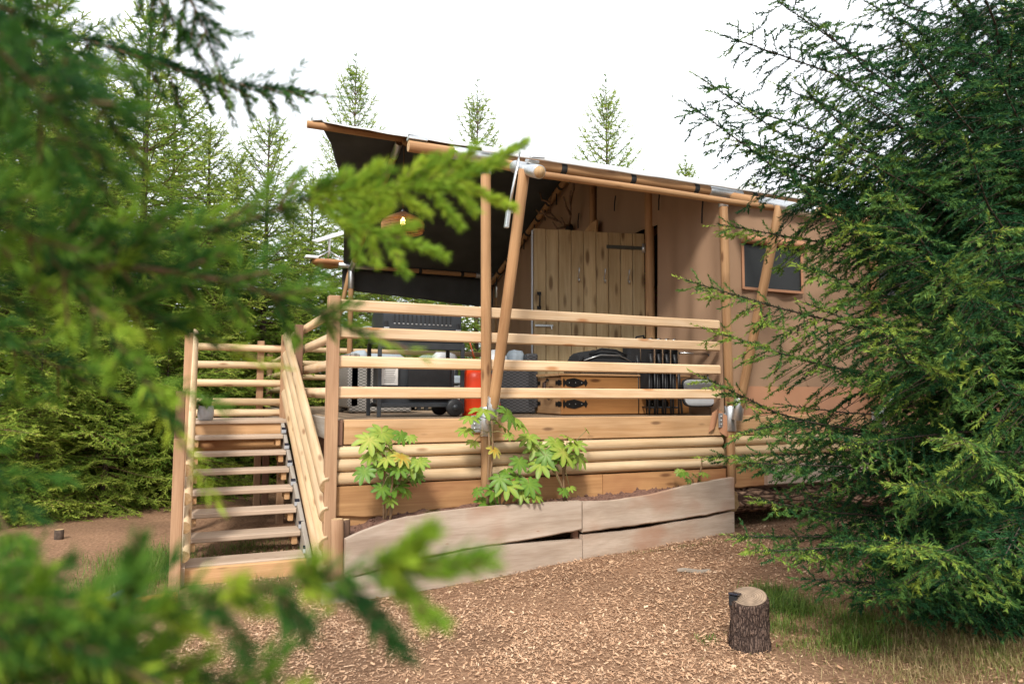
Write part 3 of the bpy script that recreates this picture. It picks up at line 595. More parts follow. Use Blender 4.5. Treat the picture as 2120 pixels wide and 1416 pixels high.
# gable rafter band (dark webbing and straps over the poles)
pole('gable_rafter', (2.62, RY+.05, 3.50), (2.62, 6.55, 2.19), PR, W_POLE, tent, segs=8)
for y in np.linspace(3.5, 6.3, 8):
    z = 3.50-(3.50-2.19)*(y-3.2)/3.35; d = Vector((0, 1, -.391)).normalized()
    pole('strap', Vector((2.62, y, z))-d*.025, Vector((2.62, y, z))+d*.025, PR+.006, STRAP, tent, wob=0, segs=1)
    box('strap_end', (2.60, y+.1, z-.16), (.02, .006, .2), STRAP, tent, rot=(R(random.uniform(-12, 12)), 0, 0), bev=0)
for x in np.linspace(.75, 7.0, 9): pole('strap', (x, -.06, 2.37), (x+.06, -.06, 2.37), PR+.009, STRAP, tent, wob=0, segs=1)
for x in (1.2, 2.0): pole('strap', (x, 6.3, 2.42), (x+.06, 6.3, 2.42), PR, STRAP, tent, wob=0, segs=1)

YE = [RY, 3.61, 4.2, 5.48, 6.13, 6.5]; XE = [-1.03, -.80, -.58, -.29, -.17, -.1]
def front_roof(u, v):
    y = RY-v*(RY+.10); xl = -1.03+.93*v**.75; x = xl+u*(8.0-xl)
    return (x, y, rz(y)+.040-.012*math.sin(math.pi*v)*(.6+.4*math.cos(x*2.3))+.010*mnoise.noise((x*2, y*1.5, 2)))
def rear_roof(u, v):
    y = RY+v*3.35; xl = np.interp(y, YE, XE); x = xl+u*(8.0-xl)
    e = math.exp(-((x-xl)/.35)**2)
    return (x, y, rz(y)+.040-.02*math.sin(math.pi*v)+.012*mnoise.noise((x*1.5, y*1.2, 8))+.022*e*math.sin(y*11+x*7))
grid('roof_canvas', lambda u, v: front_roof(u**1.3, 1-v), 60, 24, C_WHITE, tent, thick=.012, mats=[C_WHITE, C_DARK], origin=(3, 1.5, 3))
grid('roof_canvas', lambda u, v: rear_roof(u**1.3, v), 70, 26, C_WHITE, tent, thick=.012, mats=[C_WHITE, C_DARK], origin=(3, 4.7, 3))
grid('roof_hem', lambda u, v: (-.08+u*8.05, -.125-.012*v+.006*math.sin(u*70), rz(-.10)+.042-.055*v+.006*mnoise.noise((u*30, 0, 0))), 90, 3, C_WHITE, tent, thick=.006, origin=(3, -.12, 2.4))
def flap(u, v):
    x = -.12+u*8.1; y = 6.5+.03*math.sin(x*4)*v+.02*v; zt = rz(6.5)+.035; zb = np.interp(x, [-.12, .2, 2.6, 8], [2.03, 2.01, 1.86, 1.8])
    return (x, y, zt+(zb-zt)*v)
grid('rear_flap', lambda u, v: flap(u, v), 60, 6, C_DARK, tent, thick=.01, mats=[C_DARK, C_DARK], origin=(3, 6.5, 2.2))
# walls
def folds(a, z, ph, amp=.018): return 1.5*amp*(math.sin(a*7+ph+.6*math.sin(z*1.3+ph))+.6*math.sin(a*17+ph*2+.9*z))*(.35+.65*min(1, max(0, (2.6-z)/2.2)))
def gw(y0, y1, z0, ztop, nu=40, nv=24, amp=.018):
    def fn(u, v):
        y = y0+(y1-y0)*u; zt = ztop(y) if callable(ztop) else ztop; z = z0+(zt-z0)*v
        return (2.71+folds(y, z, 1.7, amp), y, z)
    return fn
grid('gable_canvas', gw(-.0, 1.13, -.02, lambda y: rz(y)-.05), 30, 24, C_TAN, tent, origin=(2.71, .6, 1))
grid('gable_canvas', gw(2.80, 6.55, -.02, lambda y: 3.54-.391*(y-3.2) if y > 3.2 else rz(y)-.12), 70, 24, C_TAN, tent, origin=(2.71, 4.5, 1))
grid('gable_canvas', gw(1.13, 2.58, 2.28, lambda y: rz(y)-.06), 24, 10, C_TAN, tent, origin=(2.71, 2, 2.6))
def fwall(u, v): 
    x = 2.76+u*5.3; z = .30+v*2.1; return (x, .05+folds(x, z, .3, .016), z)
grid('wall_canvas', fwall, 90, 24, C_TAN, tent, origin=(5, .05, 1.2))
def skirt(u, v):
    x = 2.80+u*5.3; z = -.19+v*.50; return (x, -.035+.05*v+.012*mnoise.noise((x*3, z*3, 0))+.02*(1-v)*abs(math.sin(x*2.1)), z)
grid('skirt', skirt, 80, 10, C_SKIRT, tent, origin=(5, 0, .1))
grid('skirt_corner', lambda u, v: (2.48+u*.24+.03*v, -.05-.03*math.sin(u*9)-.02*v, -.17+v*.2+.05*math.sin(u*5)), 12, 8, C_SKIRT, tent, origin=(2.6, -.05, -.1))
grid('wall_canvas', lambda u, v: (2.76+u*5.3, 6.25, -.1+v*2.5), 20, 6, C_TAN, tent, origin=(5, 6.25, 1.2))
grid('wall_canvas', lambda u, v: (8.05, .05+u*6.2, -.1+v*(rz(.05+u*6.2)-.0+.05)), 20, 6, C_TAN, tent, origin=(8, 3, 1.2))
grid('floor_sheet', lambda u, v: (2.76+u*5.3, .05+v*6.2, -.01), 4, 4, W_DECK, tent, origin=(5, 3, 0))
for wx, ww in ((3.45, .85), (5.6, 1.1)):
    for s in (-1, 1): beam('window_binding', (wx+s*ww/2, .004, 1.36), (wx+s*ww/2, .004, 1.9), .03, .012, C_SKIRT, tent, up=(0, 1, 0), c=.002)
    beam('window_binding', (wx-ww/2+.016, .003, 1.37), (wx+ww/2-.016, .003, 1.37), .03, .012, C_SKIRT, tent, up=(0, 1, 0), c=.002)
    wn = grid('window', lambda u, v: (wx-ww/2+u*ww, .012+.004*math.sin(u*9), 1.38+v*.50), 10, 4, GLASS, tent, origin=(wx, .012, 1.6))
    grid('window_flap', lambda u, v: (wx-ww/2-.03+u*(ww+.06), -.02-.035*math.sin(math.pi*v), 1.86+v*.10), 14, 6, C_SKIRT, wn, thick=.02, origin=(wx, -.02, 1.9))
for x in (3.95, 5.15, 6.4): piece('wall_seam', rectp(.030, .006, .001), (x, .05+folds(x, .4, .3, .016)-.004, .32), (x, .05+folds(x, 2.3, .3, .016)-.004, 2.32), C_TAN, tent, up=(0, 1, 0))
# tie straps and hanging toggles
for (px, py, ln) in ((1195, 385, .22), (1290, 400, .2), (1376, 420, .25), (1466, 430, .28)):
    y = {1195: 3.0, 1290: 2.0, 1376: 1.0, 1466: .2}[px]; p = Vector((2.66, y, 2.86 if px > 1190 else 3.2)); p.z = min(p.z, rz(y)-.15)
    localtubes('tie_strap', [[p, p+Vector((-.01, .01, -ln*.5)), p+Vector((0, .03, -ln))]], .009, STRAP, tent, 5)
localtubes('guy_strap', [[(.06, -.66, 2.24), (.00, -.76, 2.13), (-.03, -.72, 1.9), (-.045, -.67, 1.72)]], .012, GALV, tent, 6)
box('ratchet', (-.05, -.66, 1.66), (.035, .045, .15), GALV, tent, rot=(.1, .1, 0), bev=.006)
box('ratchet', (-.03, -.68, 1.74), (.05, .02, .06), GALV, tent, rot=(.4, .1, 0), bev=.004)

# open plank door
hinge, dl = Vector((2.66, 1.34, 0)), Vector((1.31, 1.62, 0)); dx = (dl-hinge).normalized(); dn = Vector((dx.y, -dx.x, 0))
if dn.y > 0: dn = -dn
Md = Matrix(((dx.x, -dn.x, 0, hinge.x), (dx.y, -dn.y, 0, hinge.y), (0, 0, 1, .025), (0, 0, 0, 1)))
bmd = bmesh.new()
for zc in (.3, 1.1, 1.95): bmesh.ops.create_cube(bmd, size=1, matrix=Matrix.Translation((.71, .045, zc)) @ Matrix.Diagonal((1.36, .03, .12, 1)))
me = bpy.data.meshes.new('door'); bmd.to_mesh(me); bmd.free(); me.materials.append(W_DOOR)
door = link('door', me, tent, Md)
def dpt(u, v, off=0): return hinge+dx*u+dn*off+Vector((0, 0, v))
nb = 9; bwid = 1.42/nb
for k in range(nb):
    u = bwid*(k+.5); zt = 2.20+.004*random.uniform(-1, 1)
    beam('plank', dpt(u, .03), dpt(u, zt), bwid-.007, .028, W_DOOR, door, up=dn, c=.007)
beam('strap_hinge', dpt(-.02, 2.02, .018), dpt(.50, 2.02, .018), .045, .008, BRASSY, door, up=dn, c=.002)
beam('strap_hinge', dpt(-.02, .35, .018), dpt(.50, .35, .018), .045, .008, BRASSY, door, up=dn, c=.002)
lathe('hinge_pin', [(.022, 0), (.022, .11)], dpt(.02, 1.965, .03), GALV, door, 10)
for u in (.22, .53, .86):
    a = dpt(u, 1.62, .016)
    localtubes('coat_hook', [[a+Vector((0, 0, -.02)), a+Vector((0, 0, .03)), a+dn*.03+Vector((0, 0, .07)), a+dn*.045+Vector((0, 0, .12))], [a+Vector((0, 0, -.01)), a+dn*.03+Vector((0, 0, -.05)), a+dn*.05+Vector((0, 0, -.02))]], .0085, GALV, door, 7)
a = dpt(1.35, 1.25, .016)
localtubes('pull_handle', [[a, a+dn*.035+Vector((0, 0, .01)), a+dn*.035+Vector((0, 0, .15)), a+Vector((0, 0, .16))]], .010, IRON, door, 7)
box('handle_plate', a+Vector((0, 0, .165)), (.05, .008, .04), IRON, door, bev=.002, rot=(0, 0, math.atan2(dx.y, dx.x))); box('handle_plate', a+Vector((0, 0, -.005)), (.05, .008, .04), IRON, door, bev=.002, rot=(0, 0, math.atan2(dx.y, dx.x)))
beam('door_bolt', dpt(1.40, 1.03, .026), dpt(1.18, 1.03, .026), .03, .02, GALV, door, up=dn, c=.004); beam('bolt_knob', dpt(1.2, 1.03, .03), dpt(1.2, .985, .05), .014, .014, GALV, door)
box('edge_strip', dpt(1.432, 1.1, .0), (.012, .05, 2.16), GPLAS, door, rot=(0, 0, math.atan2(dx.y, dx.x)), bev=.003)

# antlers on the gable
sk = Vector((2.60, 3.2, 2.62))
ant = thing('antler_skull', 'dark stag skull with branching antlers on the canvas gable above the door', 'antlers', sk)
bmk = bmesh.new(); bmesh.ops.create_icosphere(bmk, subdivisions=2, radius=.075)
for v in bmk.verts: v.co = Vector((v.co.x*.9-.04*max(0, -v.co.z/.075), v.co.y*.8*(1-.35*max(0, -v.co.z/.075)), v.co.z*1.7))
me = bpy.data.meshes.new('skull'); bmk.to_mesh(me); bmk.free(); me.materials.append(SKULL); me.polygons.foreach_set('use_smooth', [True]*len(me.polygons)); link('skull', me, ant, Matrix.Translation(sk) @ Matrix.Rotation(R(20), 4, 'Y'))
for s in (1, -1):
    m = [sk+Vector(q) for q in ((-.02, .04*s, .08), (-.08, .20*s, .20), (-.10, .32*s+.08, .36), (-.06, .38*s+.12, .56), (-.03, .36*s+.12, .74))]
    T = [m, [m[1], m[1]+Vector((-.14, .12*s, .08)), m[1]+Vector((-.2, .16*s, .2))], [m[2], m[2]+Vector((-.1, .16*s, .02)), m[2]+Vector((-.13, .25*s, .10))], [m[3], m[3]+Vector((-.08, .12*s, .06)), m[3]+Vector((-.1, .16*s, .18))], [m[0], m[0]+Vector((-.12, .08*s, -.02)), m[0]+Vector((-.18, .1*s, .08))]]
    localtubes('antler', T, [.019, .016, .013, .010, .004], BONE, ant, 7)
# carved wooden board above the door
pb = plate('carved_board', [(2.60, 3.02, 2.2), (2.60, 2.42, 2.2), (2.60, 2.40, 2.62), (2.60, 2.56, 2.60), (2.60, 2.76, 2.52), (2.60, 2.94, 2.40), (2.60, 3.02, 2.3)], .03, W_FASC, None, nrm=(1, 0, 0))
tag(pb, 'curved pale wooden board fixed to the gable beside the antlers', 'board')

# ------------------------------------------------------------------ gas barbecue, seen from behind
Q = Vector((-.42, .72, 0))
bq = thing('gas_barbecue', 'black gas barbecue on a wheeled cart with a slotted rear panel', 'barbecue', Q)
x0, x1, yb, yf = -.83, -.02, .50, .95
for x in (x0, x1):
    for y in (yb, yf): beam('leg', (x, y, 0 if x == x0 else .03), (x, y, .70), .035, .035, BBLACK, bq, c=.004)
box('cart_rail', ((x0+x1)/2, yb, .665), (x1-x0-.03, .03, .07), BBLACK, bq); box('cart_rail', ((x0+x1)/2, yb, .105), (x1-x0-.03, .03, .035), BBLACK, bq)
box('cart_rail', ((x0+x1)/2, yf, .105), (x1-x0-.03, .03, .035), BBLACK, bq)
box('cabinet', ((x0+x1)/2, (yb+yf)/2+.05, .34), (x1-x0-.07, yf-yb-.16, .44), BBLACK, bq, bev=.008)
box('cabinet_panel', (x0+.50, yb+.075, .34), (.42, .015, .36), BLACK, bq, bev=.004)
box('bottom_shelf', ((x0+x1)/2, (yb+yf)/2, .125), (x1-x0-.04, yf-yb-.03, .015), BBLACK, bq)
box('firebox', ((x0+x1)/2, (yb+yf)/2, .745), (x1-x0+.02, yf-yb+.04, .09), BBLACK, bq, bev=.012)
def hood():
    V, F = [], []; xs = (x0+.02, x1-.02); pr = [(yb-.02, .80), (yb-.02, .955), (yb+.05, 1.03), (yf-.1, 1.04), (yf, .95), (yf+.02, .80)]
    for x in xs: V += [(x-Q.x, y-Q.y, z) for y, z in pr]
    n = len(pr); F = [(i, i+1, i+1+n, i+n) for i in range(n-1)]+[tuple(range(n))[::-1], tuple(range(n, 2*n)), (0, n, 2*n-1, n-1)]
    me = mkmesh('hood', V, F, BBLACK); bm = bmesh.new(); bm.from_mesh(me); bmesh.ops.recalc_face_normals(bm, faces=bm.faces); bmesh.ops.bevel(bm, geom=bm.edges[:], offset=.008, segments=2, affect='EDGES'); bm.to_mesh(me); bm.free()
    h = link('hood', me, bq, Matrix.Translation(Q))
    for k in range(14):
        x = x0+.13+k*.042
        box('vent_slot', (x, yb-.021, .912), (.014, .006, .085), BLACK, h, bev=.003)
        box('slot_lip', (x, yb-.0225, .868), (.018, .006, .012), GALV, h, bev=.003)
    for x in (x0+.05, x1-.06): box('hinge', (x, yb-.03, .845), (.03, .02, .09), BLACK, h); box('hinge_pin', (x+.0, yb-.042, .82), (.05, .012, .02), GALV, h, bev=.003)
hood()
box('side_shelf', (x0-.19, (yb+yf)/2, .775), (.36, yf-yb-.02, .035), BBLACK, bq, bev=.008); box('side_shelf', (x1+.15, (yb+yf)/2, .775), (.30, yf-yb-.02, .035), BBLACK, bq, bev=.008)
lb = box('printed_sheet', (x0+.115, yb+.071, .405), (.155, .003, .22), PAPER, bq, bev=0)
for k in range(11): box('print_line', (x0+.115+random.uniform(-.008, .008), yb+.0682, .495-k*.017), (.12*random.uniform(.7, 1), .002, .005), INK, lb, bev=0)
for y in (yb-.045, yf-.03): lathe('wheel', [(.0, 0), (.07, 0), (.085, .012), (.085, .038), (.07, .05), (0, .05)], (0, 0, 0), BLACK, bq, 22, Matrix.Translation((x1-.10, y, .086)) @ Matrix.Rotation(R(90), 4, 'X'))
tp = lathe('wheel_hub', [(0, 0), (.03, 0), (.028, .01), (0, .014)], (0, 0, 0), BBLACK, bq, 12, Matrix.Translation((x1-.10, yb-.095, .086)) @ Matrix.Rotation(R(90), 4, 'X'))
tg = thing('barbecue_tongs', 'silver metal tongs lying on the barbecue side shelf', 'tongs', (x0-.14, .62, .795)); localtubes('tong_arm', [[(x0-.22, .60, .803), (x0-.10, .62, .835), (x0-.06, .62, .836), (x0-.03, .62, .80)]], .01, GALV, tg); localtubes('tong_arm', [[(x0-.22, .66, .803), (x0-.10, .65, .83), (x0-.03, .64, .80)]], .01, GALV, tg)
# gas cylinder with regulator and hose
gq = Vector((.16, .62, 0)); gc = thing('gas_cylinder', 'red orange gas cylinder standing beside the barbecue', 'gas cylinder', gq)
lathe('body', [(.115, .02), (.14, .03), (.152, .06), (.152, .36), (.145, .405), (.115, .445), (.06, .468), (.03, .475)], gq, REDP, gc, 32)
lathe('foot_ring', [(.125, 0), (.128, 0), (.128, .035), (.125, .035)], gq, REDP, gc, 28)
lathe('valve', [(.02, .47), (.02, .52), (.032, .525), (.032, .545), (.0, .55)], gq, BRASS, gc, 12)
for s in (-1, 1): localtubes('handle', [[gq+Vector((.085*s, -.05, .44)), gq+Vector((.085*s, -.04, .55)), gq+Vector((.085*s, .04, .55)), gq+Vector((.085*s, .05, .44))]], .009, REDP, gc)
localtubes('hose', [[gq+Vector((0, -.02, .52)), gq+Vector((-.06, -.09, .60)), gq+Vector((-.10, -.1, .72)), gq+Vector((-.14, -.05, .74))]], .008, RUBB, gc)
localtubes('hose', [[gq+Vector((.02, -.01, .52)), gq+Vector((.08, -.12, .50)), gq+Vector((.15, -.19, .25)), gq+Vector((.20, -.2, .03)), gq+Vector((.34, -.12, .012))]], .008, RUBB, gc)

# ------------------------------------------------------------------ wicker seating
def cushion(name, c, size, mat, parent, rot=(0, 0, 0)):
    bm = bmesh.new(); bmesh.ops.create_cube(bm, size=1); bmesh.ops.subdivide_edges(bm, edges=bm.edges[:], cuts=5, use_grid_fill=True)
    for v in bm.verts:
        p = v.co*2; e = 1-.10*(p.x**4)*(p.y**4); k = (1-.35*max(abs(p.x)**6, abs(p.y)**6))
        v.co = Vector((p.x*.5*size[0]*e, p.y*.5*size[1]*e, p.z*.5*size[2]*k+.008*mnoise.noise((p.x*2+c[0]*9, p.y*2, p.z))))
    me = bpy.data.meshes.new(name); bm.to_mesh(me); bm.free(); me.materials.append(mat); me.polygons.foreach_set('use_smooth', [True]*len(me.polygons))
    from mathutils import Euler
    return link(name, me, parent, Matrix.Translation(Vector(c)) @ Euler(rot).to_matrix().to_4x4())
def armchair(label, c, rz_, wk, w=.72, d=.70, seat=.34, back=.66):
    t = thing('wicker_armchair', label, 'armchair', c, None); Rm = Matrix.Translation(Vector(c)) @ Matrix.Rotation(rz_, 4, 'Z')
    def bx(n, p, s, m, bev=.02): return box(n, None, s, m, t, bev=bev, M=Rm @ Matrix.Translation(Vector(p)))
    bx('seat_base', (0, 0, seat/2+.03), (w-.02, d-.02, seat-.06), wk)
    for s in (-1, 1): bx('armrest', (s*(w/2-.06), -.02, .27), (.12, d, .52), wk)
    bx('backrest', (0, d/2-.06, back/2+.03), (w, .13, back-.06), wk)
    for sx in (-1, 1):
        for sy in (-1, 1): bx('foot', (sx*(w/2-.05), sy*(d/2-.05), .02), (.05, .05, .042), BLACK, .004)
    cu = cushion('seat_cushion', (0, 0, 0), (w-.26, d-.16, .13), CUSH, t); M = Rm @ Matrix.Translation((0, -.05, seat+.05)); cu.matrix_basis = WM[t.name].inverted() @ M; WM[cu.name] = M
    cu = cushion('back_cushion', (1, 0, 0), (w-.26, .14, .30), CUSH, t); M = Rm @ Matrix.Translation((0, d/2-.19, seat+.22)) @ Matrix.Rotation(R(-8), 4, 'X'); cu.matrix_basis = WM[t.name].inverted() @ M
    return t, Rm
armchair('grey wicker armchair with blue grey cushions in the deck corner behind the barbecue', (-.50, 2.25, 0), R(90), WICKG)
t_, M_ = armchair('charcoal wicker armchair with fluffy cushions next to the wooden chest', (.78, 1.42, 0), R(-100), WICKD, .66, .66)
for k, (px_, py_, z_) in enumerate(((.10, -.06, .52), (-.12, -.02, .55))):
    c_ = M_ @ Vector((px_, py_, z_)); tag(cushion('pillow', c_, (.34, .16, .32), PILL, None, (R(20), .2, R(-100)+.2*k)), ['fluffy white pillow at the front of the charcoal wicker armchair', 'fluffy white pillow leaning in the back of the charcoal wicker armchair'][k], 'pillow')
sofa = thing('wicker_sofa', 'long low grey wicker sofa behind the barbecue cart', 'sofa', (.35, 3.4, 0))
for x in (-.02, .72): box('seat_base', (x, 3.4, .19), (.70, .72, .28), WICKG, sofa, bev=.02); cushion('seat_cushion', (x, 3.36, .40), (.68, .66, .13), CUSH, sofa); cushion('back_cushion', (x, 3.66, .56), (.62, .15, .40), CUSH, sofa, (R(-10), 0, 0))
box('backrest', (.35, 3.79, .36), (1.46, .10, .66), WICKG, sofa, bev=.02)
for x in (-.34, .30, .40, 1.04):
    for y in (3.08, 3.72): box('foot', (x, y, .024), (.05, .05, .05), BLACK, sofa, bev=.004)
tag(cushion('pillow', (.75, 3.42, .62), (.36, .16, .34), PILL, None, (R(15), 0, .3)), 'fluffy white pillow on the long grey wicker sofa', 'pillow')

# ------------------------------------------------------------------ wooden chest, bag, folding chairs
ch = thing('wooden_chest', 'wooden storage chest with black iron strap hinges and a leather handle', 'chest', (1.85, .80, 0))
cx0, cx1, cy0, cy1, chz = 1.06, 2.66, .50, 1.12, .405
box('front_plank', ((cx0+cx1)/2, cy0+.015, .105), (cx1-cx0, .03, .19), W_CHEST, ch, bev=.004); box('front_plank', ((cx0+cx1)/2, cy0+.015, .300), (cx1-cx0, .03, .19), W_CHEST, ch, bev=.004)
beam('end_plank', (cx0+.015, cy0+.032, .203), (cx0+.015, cy1, .203), .03, .385, W_FASC, ch); beam('end_plank', (cx1-.015, cy0+.032, .203), (cx1-.015, cy1, .203), .03, .385, W_FASC, ch)
box('back_plank', ((cx0+cx1)/2, cy1-.01, .203), (cx1-cx0-.07, .03, .385), W_CHEST, ch); box('chest_floor', ((cx0+cx1)/2, (cy0+cy1)/2, .02), (cx1-cx0-.02, cy1-cy0-.03, .03), W_CHEST, ch)
for k in range(3): beam('lid_plank', (cx0-.03, cy0-.01+.105+k*.212, chz+.013), (cx1+.02, cy0-.01+.105+k*.212, chz+.013), .208, .026, W_FASC, ch)
def strap(cx, z, ln=.29):                                           # spear ended strap hinge on the front face
    pts = [(-.5, .06), (-.47, .16), (-.40, .05), (-.34, .12), (-.05, .17), (.22, .1), (.36, .05), (.42, .14), (.5, .0)]
    P = [(cx+a*ln, cy0-.006, z+b*ln) for a, b in pts]+[(cx+a*ln, cy0-.006, z-b*ln) for a, b in pts[::-1][1:]]
    s = plate('strap_hinge', P, .008, IRON, ch, nrm=(0, 1, 0))
    for a in (-.25, 0, .25): lathe('rivet', [(.006, 0), (.004, .004), (0, .005)], (0, 0, 0), GALV, s, 8, Matrix.Translation((cx+a*ln, cy0-.006, z)) @ Matrix.Rotation(R(90), 4, 'X'))
for z in (.335, .115):
    strap(cx0+.16, z); strap(cx1-.42, z)
    P = [(cx0-.006, cy0+a, z+b) for a, b in ((0, .02), (.06, .03), (.10, .012), (.12, .028), (.13, 0), (.12, -.028), (.10, -.012), (.06, -.03), (0, -.02))]; plate('corner_strap', P, .008, IRON, ch, nrm=(1, 0, 0))
    P = [(cx0-.006, cy1-a, z+b) for a, b in ((0, .02), (.06, .03), (.10, .012), (.12, .028), (.13, 0), (.12, -.028), (.10, -.012), (.06, -.03), (0, -.02))]; plate('corner_strap', P, .008, IRON, ch, nrm=(1, 0, 0))
localtubes('handle', [[(cx0-.008, .80, .37), (cx0-.05, .80, .33), (cx0-.06, .79, .25), (cx0-.05, .76, .18), (cx0-.03, .73, .16), (cx0-.012, .70, .19)]], [.02, .024, .02, .01, .01, .01], LEATH, ch, 8)
# bag
bg = thing('holdall_bag', 'soft black holdall bag lying on the wooden chest', 'bag', (1.72, .80, chz+.026))
bm = bmesh.new(); bmesh.ops.create_cube(bm, size=1); bmesh.ops.subdivide_edges(bm, edges=bm.edges[:], cuts=7, use_grid_fill=True)
for v in bm.verts:
    p = v.co*2; s = Vector((p.x*.37*(1-.06*p.z), p.y*.17*(1-.15*max(0, p.z)), (p.z+1)*.5*.27*(1-.28*max(0, abs(p.x)-.35)-.25*abs(p.y)**3)))
    v.co = s+Vector((.012*mnoise.noise((p.x*3, p.y*3, p.z*3)), .012*mnoise.noise((p.x*3, p.y*3, p.z*3+9)), (.02*mnoise.noise((p.x*4, p.y*3, 5)) if p.z > -.9 else 0)))
me = bpy.data.meshes.new('bag_body'); bm.to_mesh(me); bm.free(); me.materials.append(BLFAB); me.polygons.foreach_set('use_smooth', [True]*len(me.polygons)); link('bag_body', me, bg, Matrix.Translation((1.72, .80, chz+.027)))
localtubes('carry_strap', [[(1.40, .66, chz+.20), (1.34, .62, chz+.16), (1.33, .62, chz+.06), (1.37, .65, chz+.03)]], .018, BLFAB, bg); localtubes('carry_strap', [[(1.48, .66, chz+.25), (1.62, .64, chz+.30), (1.8, .64, chz+.29), (1.95, .66, chz+.24)]], .012, BLFAB, bg)
localtubes('zip', [[(1.40, .64, chz+.17), (1.6, .625, chz+.235), (1.84, .63, chz+.235), (2.05, .66, chz+.15)]], .006, GALV, bg, 5)
# folded chairs leaning together
def folding_chair(label, x, y, lean, h=.80, wd=.46, ori=R(90)):
    t = thing('folding_chair', label, 'folding chair', (x, y, 0), 'black folding chairs leaning at the end of the chest')
    Mx = Matrix.Translation((x, y, 0)) @ Matrix.Rotation(ori, 4, 'Z') @ Matrix.Rotation(lean, 4, 'X')
    P = lambda *a: Mx @ Vector(a)
    for s in (-1, 1):
        localtubes('frame_tube', [[P(s*wd/2, 0, h*.66), P(s*wd/2, 0, h-.04), P(s*(wd/2-.015), 0, h-.012), P(s*(wd/2-.05), 0, h)]], .011, CHROME, t); localtubes('leg', [[P(s*wd/2, 0, .012), P(s*wd/2, 0, h*.67)]], .010, BLACK, t)
        localtubes('frame_tube', [[P(s*(wd/2-.03), .05, .012), P(s*(wd/2-.03), .045, h*.62)]], .010, BLACK, t)
        localtubes('armrest', [[P(s*wd/2, .02, h*.55), P(s*wd/2, .05, h*.80)]], .016, BLACK, t)
    localtubes('cross_tube', [[P(-wd/2+.05, 0, h), P(wd/2-.05, 0, h)]], .011, CHROME, t); localtubes('cross_tube', [[P(-wd/2, 0, .08), P(wd/2, 0, .08)]], .009, BLACK, t)
    box('seat_fabric', None, (wd-.06, .02, .30), BLFAB, t, bev=.006, M=Mx @ Matrix.Translation((0, .02, .35))); box('back_fabric', None, (wd-.03, .018, .30), BLFAB, t, bev=.006, M=Mx @ Matrix.Translation((0, 0, h-.18)))
    return t
for k in range(4): folding_chair(['black folding chair with chrome tubes, next to the black holdall', 'black folding chair with chrome tubes, second in the row from the holdall', 'black folding chair with chrome tubes, third in the row from the holdall', 'black folding chair with chrome tubes, right behind the grey seated stool'][k], 2.02+.10*k, .36, 0, h=.80, ori=R(80), wd=.34)
st_ = thing('folding_stool', 'folding stool with grey plastic seat leaning in front of the folding chairs', 'stool', (2.5, .17, 0))
Ms = Matrix.Translation((2.52, .15, 0)) @ Matrix.Rotation(R(-6), 4, 'X')
P = lambda *a: Ms @ Vector(a)
for s in (-1, 1): localtubes('leg', [[P(s*.22, 0, .015), P(s*.22, 0, .62), P(s*.19, 0, .66)]], .013, BLACK, st_); localtubes('leg', [[P(s*.19, .04, .015), P(s*.19, .04, .46)]], .011, CHROME, st_)
localtubes('cross_bar', [[P(-.19, 0, .66), P(.19, 0, .66)]], .013, CHROME, st_)
def tray():
    V = []; n = 28; w_, h_ = .19, .14
    for i in range(n):
        a = 2*math.pi*i/n; c, s = math.cos(a), math.sin(a); V.append((w_*math.copysign(abs(c)**.4, c), 0, h_*math.copysign(abs(s)**.4, s)))
    plate('seat', [P(v[0], -.035, v[2]+.235) for v in V], .03, GPLAS, st_, nrm=(0, 1, 0)); plate('seat_rim', [P(v[0]*1.08, -.020, v[2]*1.08+.235) for v in V], .02, BLACK, st_, nrm=(0, 1, 0))
tray()
tgp = box('paper_tag', P(.255, -.01, .33), (.06, .004, .10), PAPER, st_, bev=0)
tb = thing('camp_table_pack', 'folded black camping pack standing behind the folding chairs by the tent post', 'camping pack', (2.42, .78+.5, 0))
box('pack_body', (2.48, 1.02+.26, .43), (.30, .16, .86), BLFAB, tb, bev=.03); localtubes('carry_strap', [[(2.36, 1.19, .80), (2.42, 1.17, .90), (2.52, 1.17, .92), (2.58, 1.19, .80)]], .012, BLFAB, tb)

# ------------------------------------------------------------------ pendant lamp
lc = Vector((.045, 3.06, 2.34)); lm = thing('pendant_lamp', 'woven rattan pendant lamp with a lit bulb hanging under the dark roof', 'lamp', lc)
RATT = plain('rattan', (.42, .22, .10), .7)
prof = [(.03, .27), (.10, .235), (.20, .19), (.265, .145), (.28, .11), (.28, .03), (.265, .0)]
bmL = []
for k in range(84):
    a = 2*math.pi*k/84; bmL.append([lc+Vector((r*math.cos(a), r*math.sin(a), z)) for r, z in prof])
sh = localtubes('shade_rods', bmL, .0035, RATT, lm, 4)
for r, z in prof+[(.28, .07), (.235, .167), (.15, .213)]: localtubes('shade_ring', [[lc+Vector((r*math.cos(2*math.pi*j/36), r*math.sin(2*math.pi*j/36), z)) for j in range(37)]], .0055, RATT, lm, 5)
lathe('socket', [(.0, .19), (.022, .19), (.022, .25), (.03, .27), (.012, .31)], lc, GALV, lm, 12)
BULB = bpy.data.materials.new('warm_bulb'); BULB.use_nodes = True; BULB.node_tree.nodes['Principled BSDF'].inputs['Emission Color'].default_value = (1, .62, .18, 1); BULB.node_tree.nodes['Principled BSDF'].inputs['Emission Strength'].default_value = 9
BULB.node_tree.nodes['Principled BSDF'].inputs['Base Color'].default_value = (.9, .7, .4, 1)
lathe('bulb', [(.014, .19), (.03, .15), (.034, .12), (.026, .09), (0, .08)], lc, BULB, lm, 16)
localtubes('cord', [[lc+Vector((0, 0, .30)), Vector((.045, 3.06, 3.57))]], .007, DARKC, lm, 6)

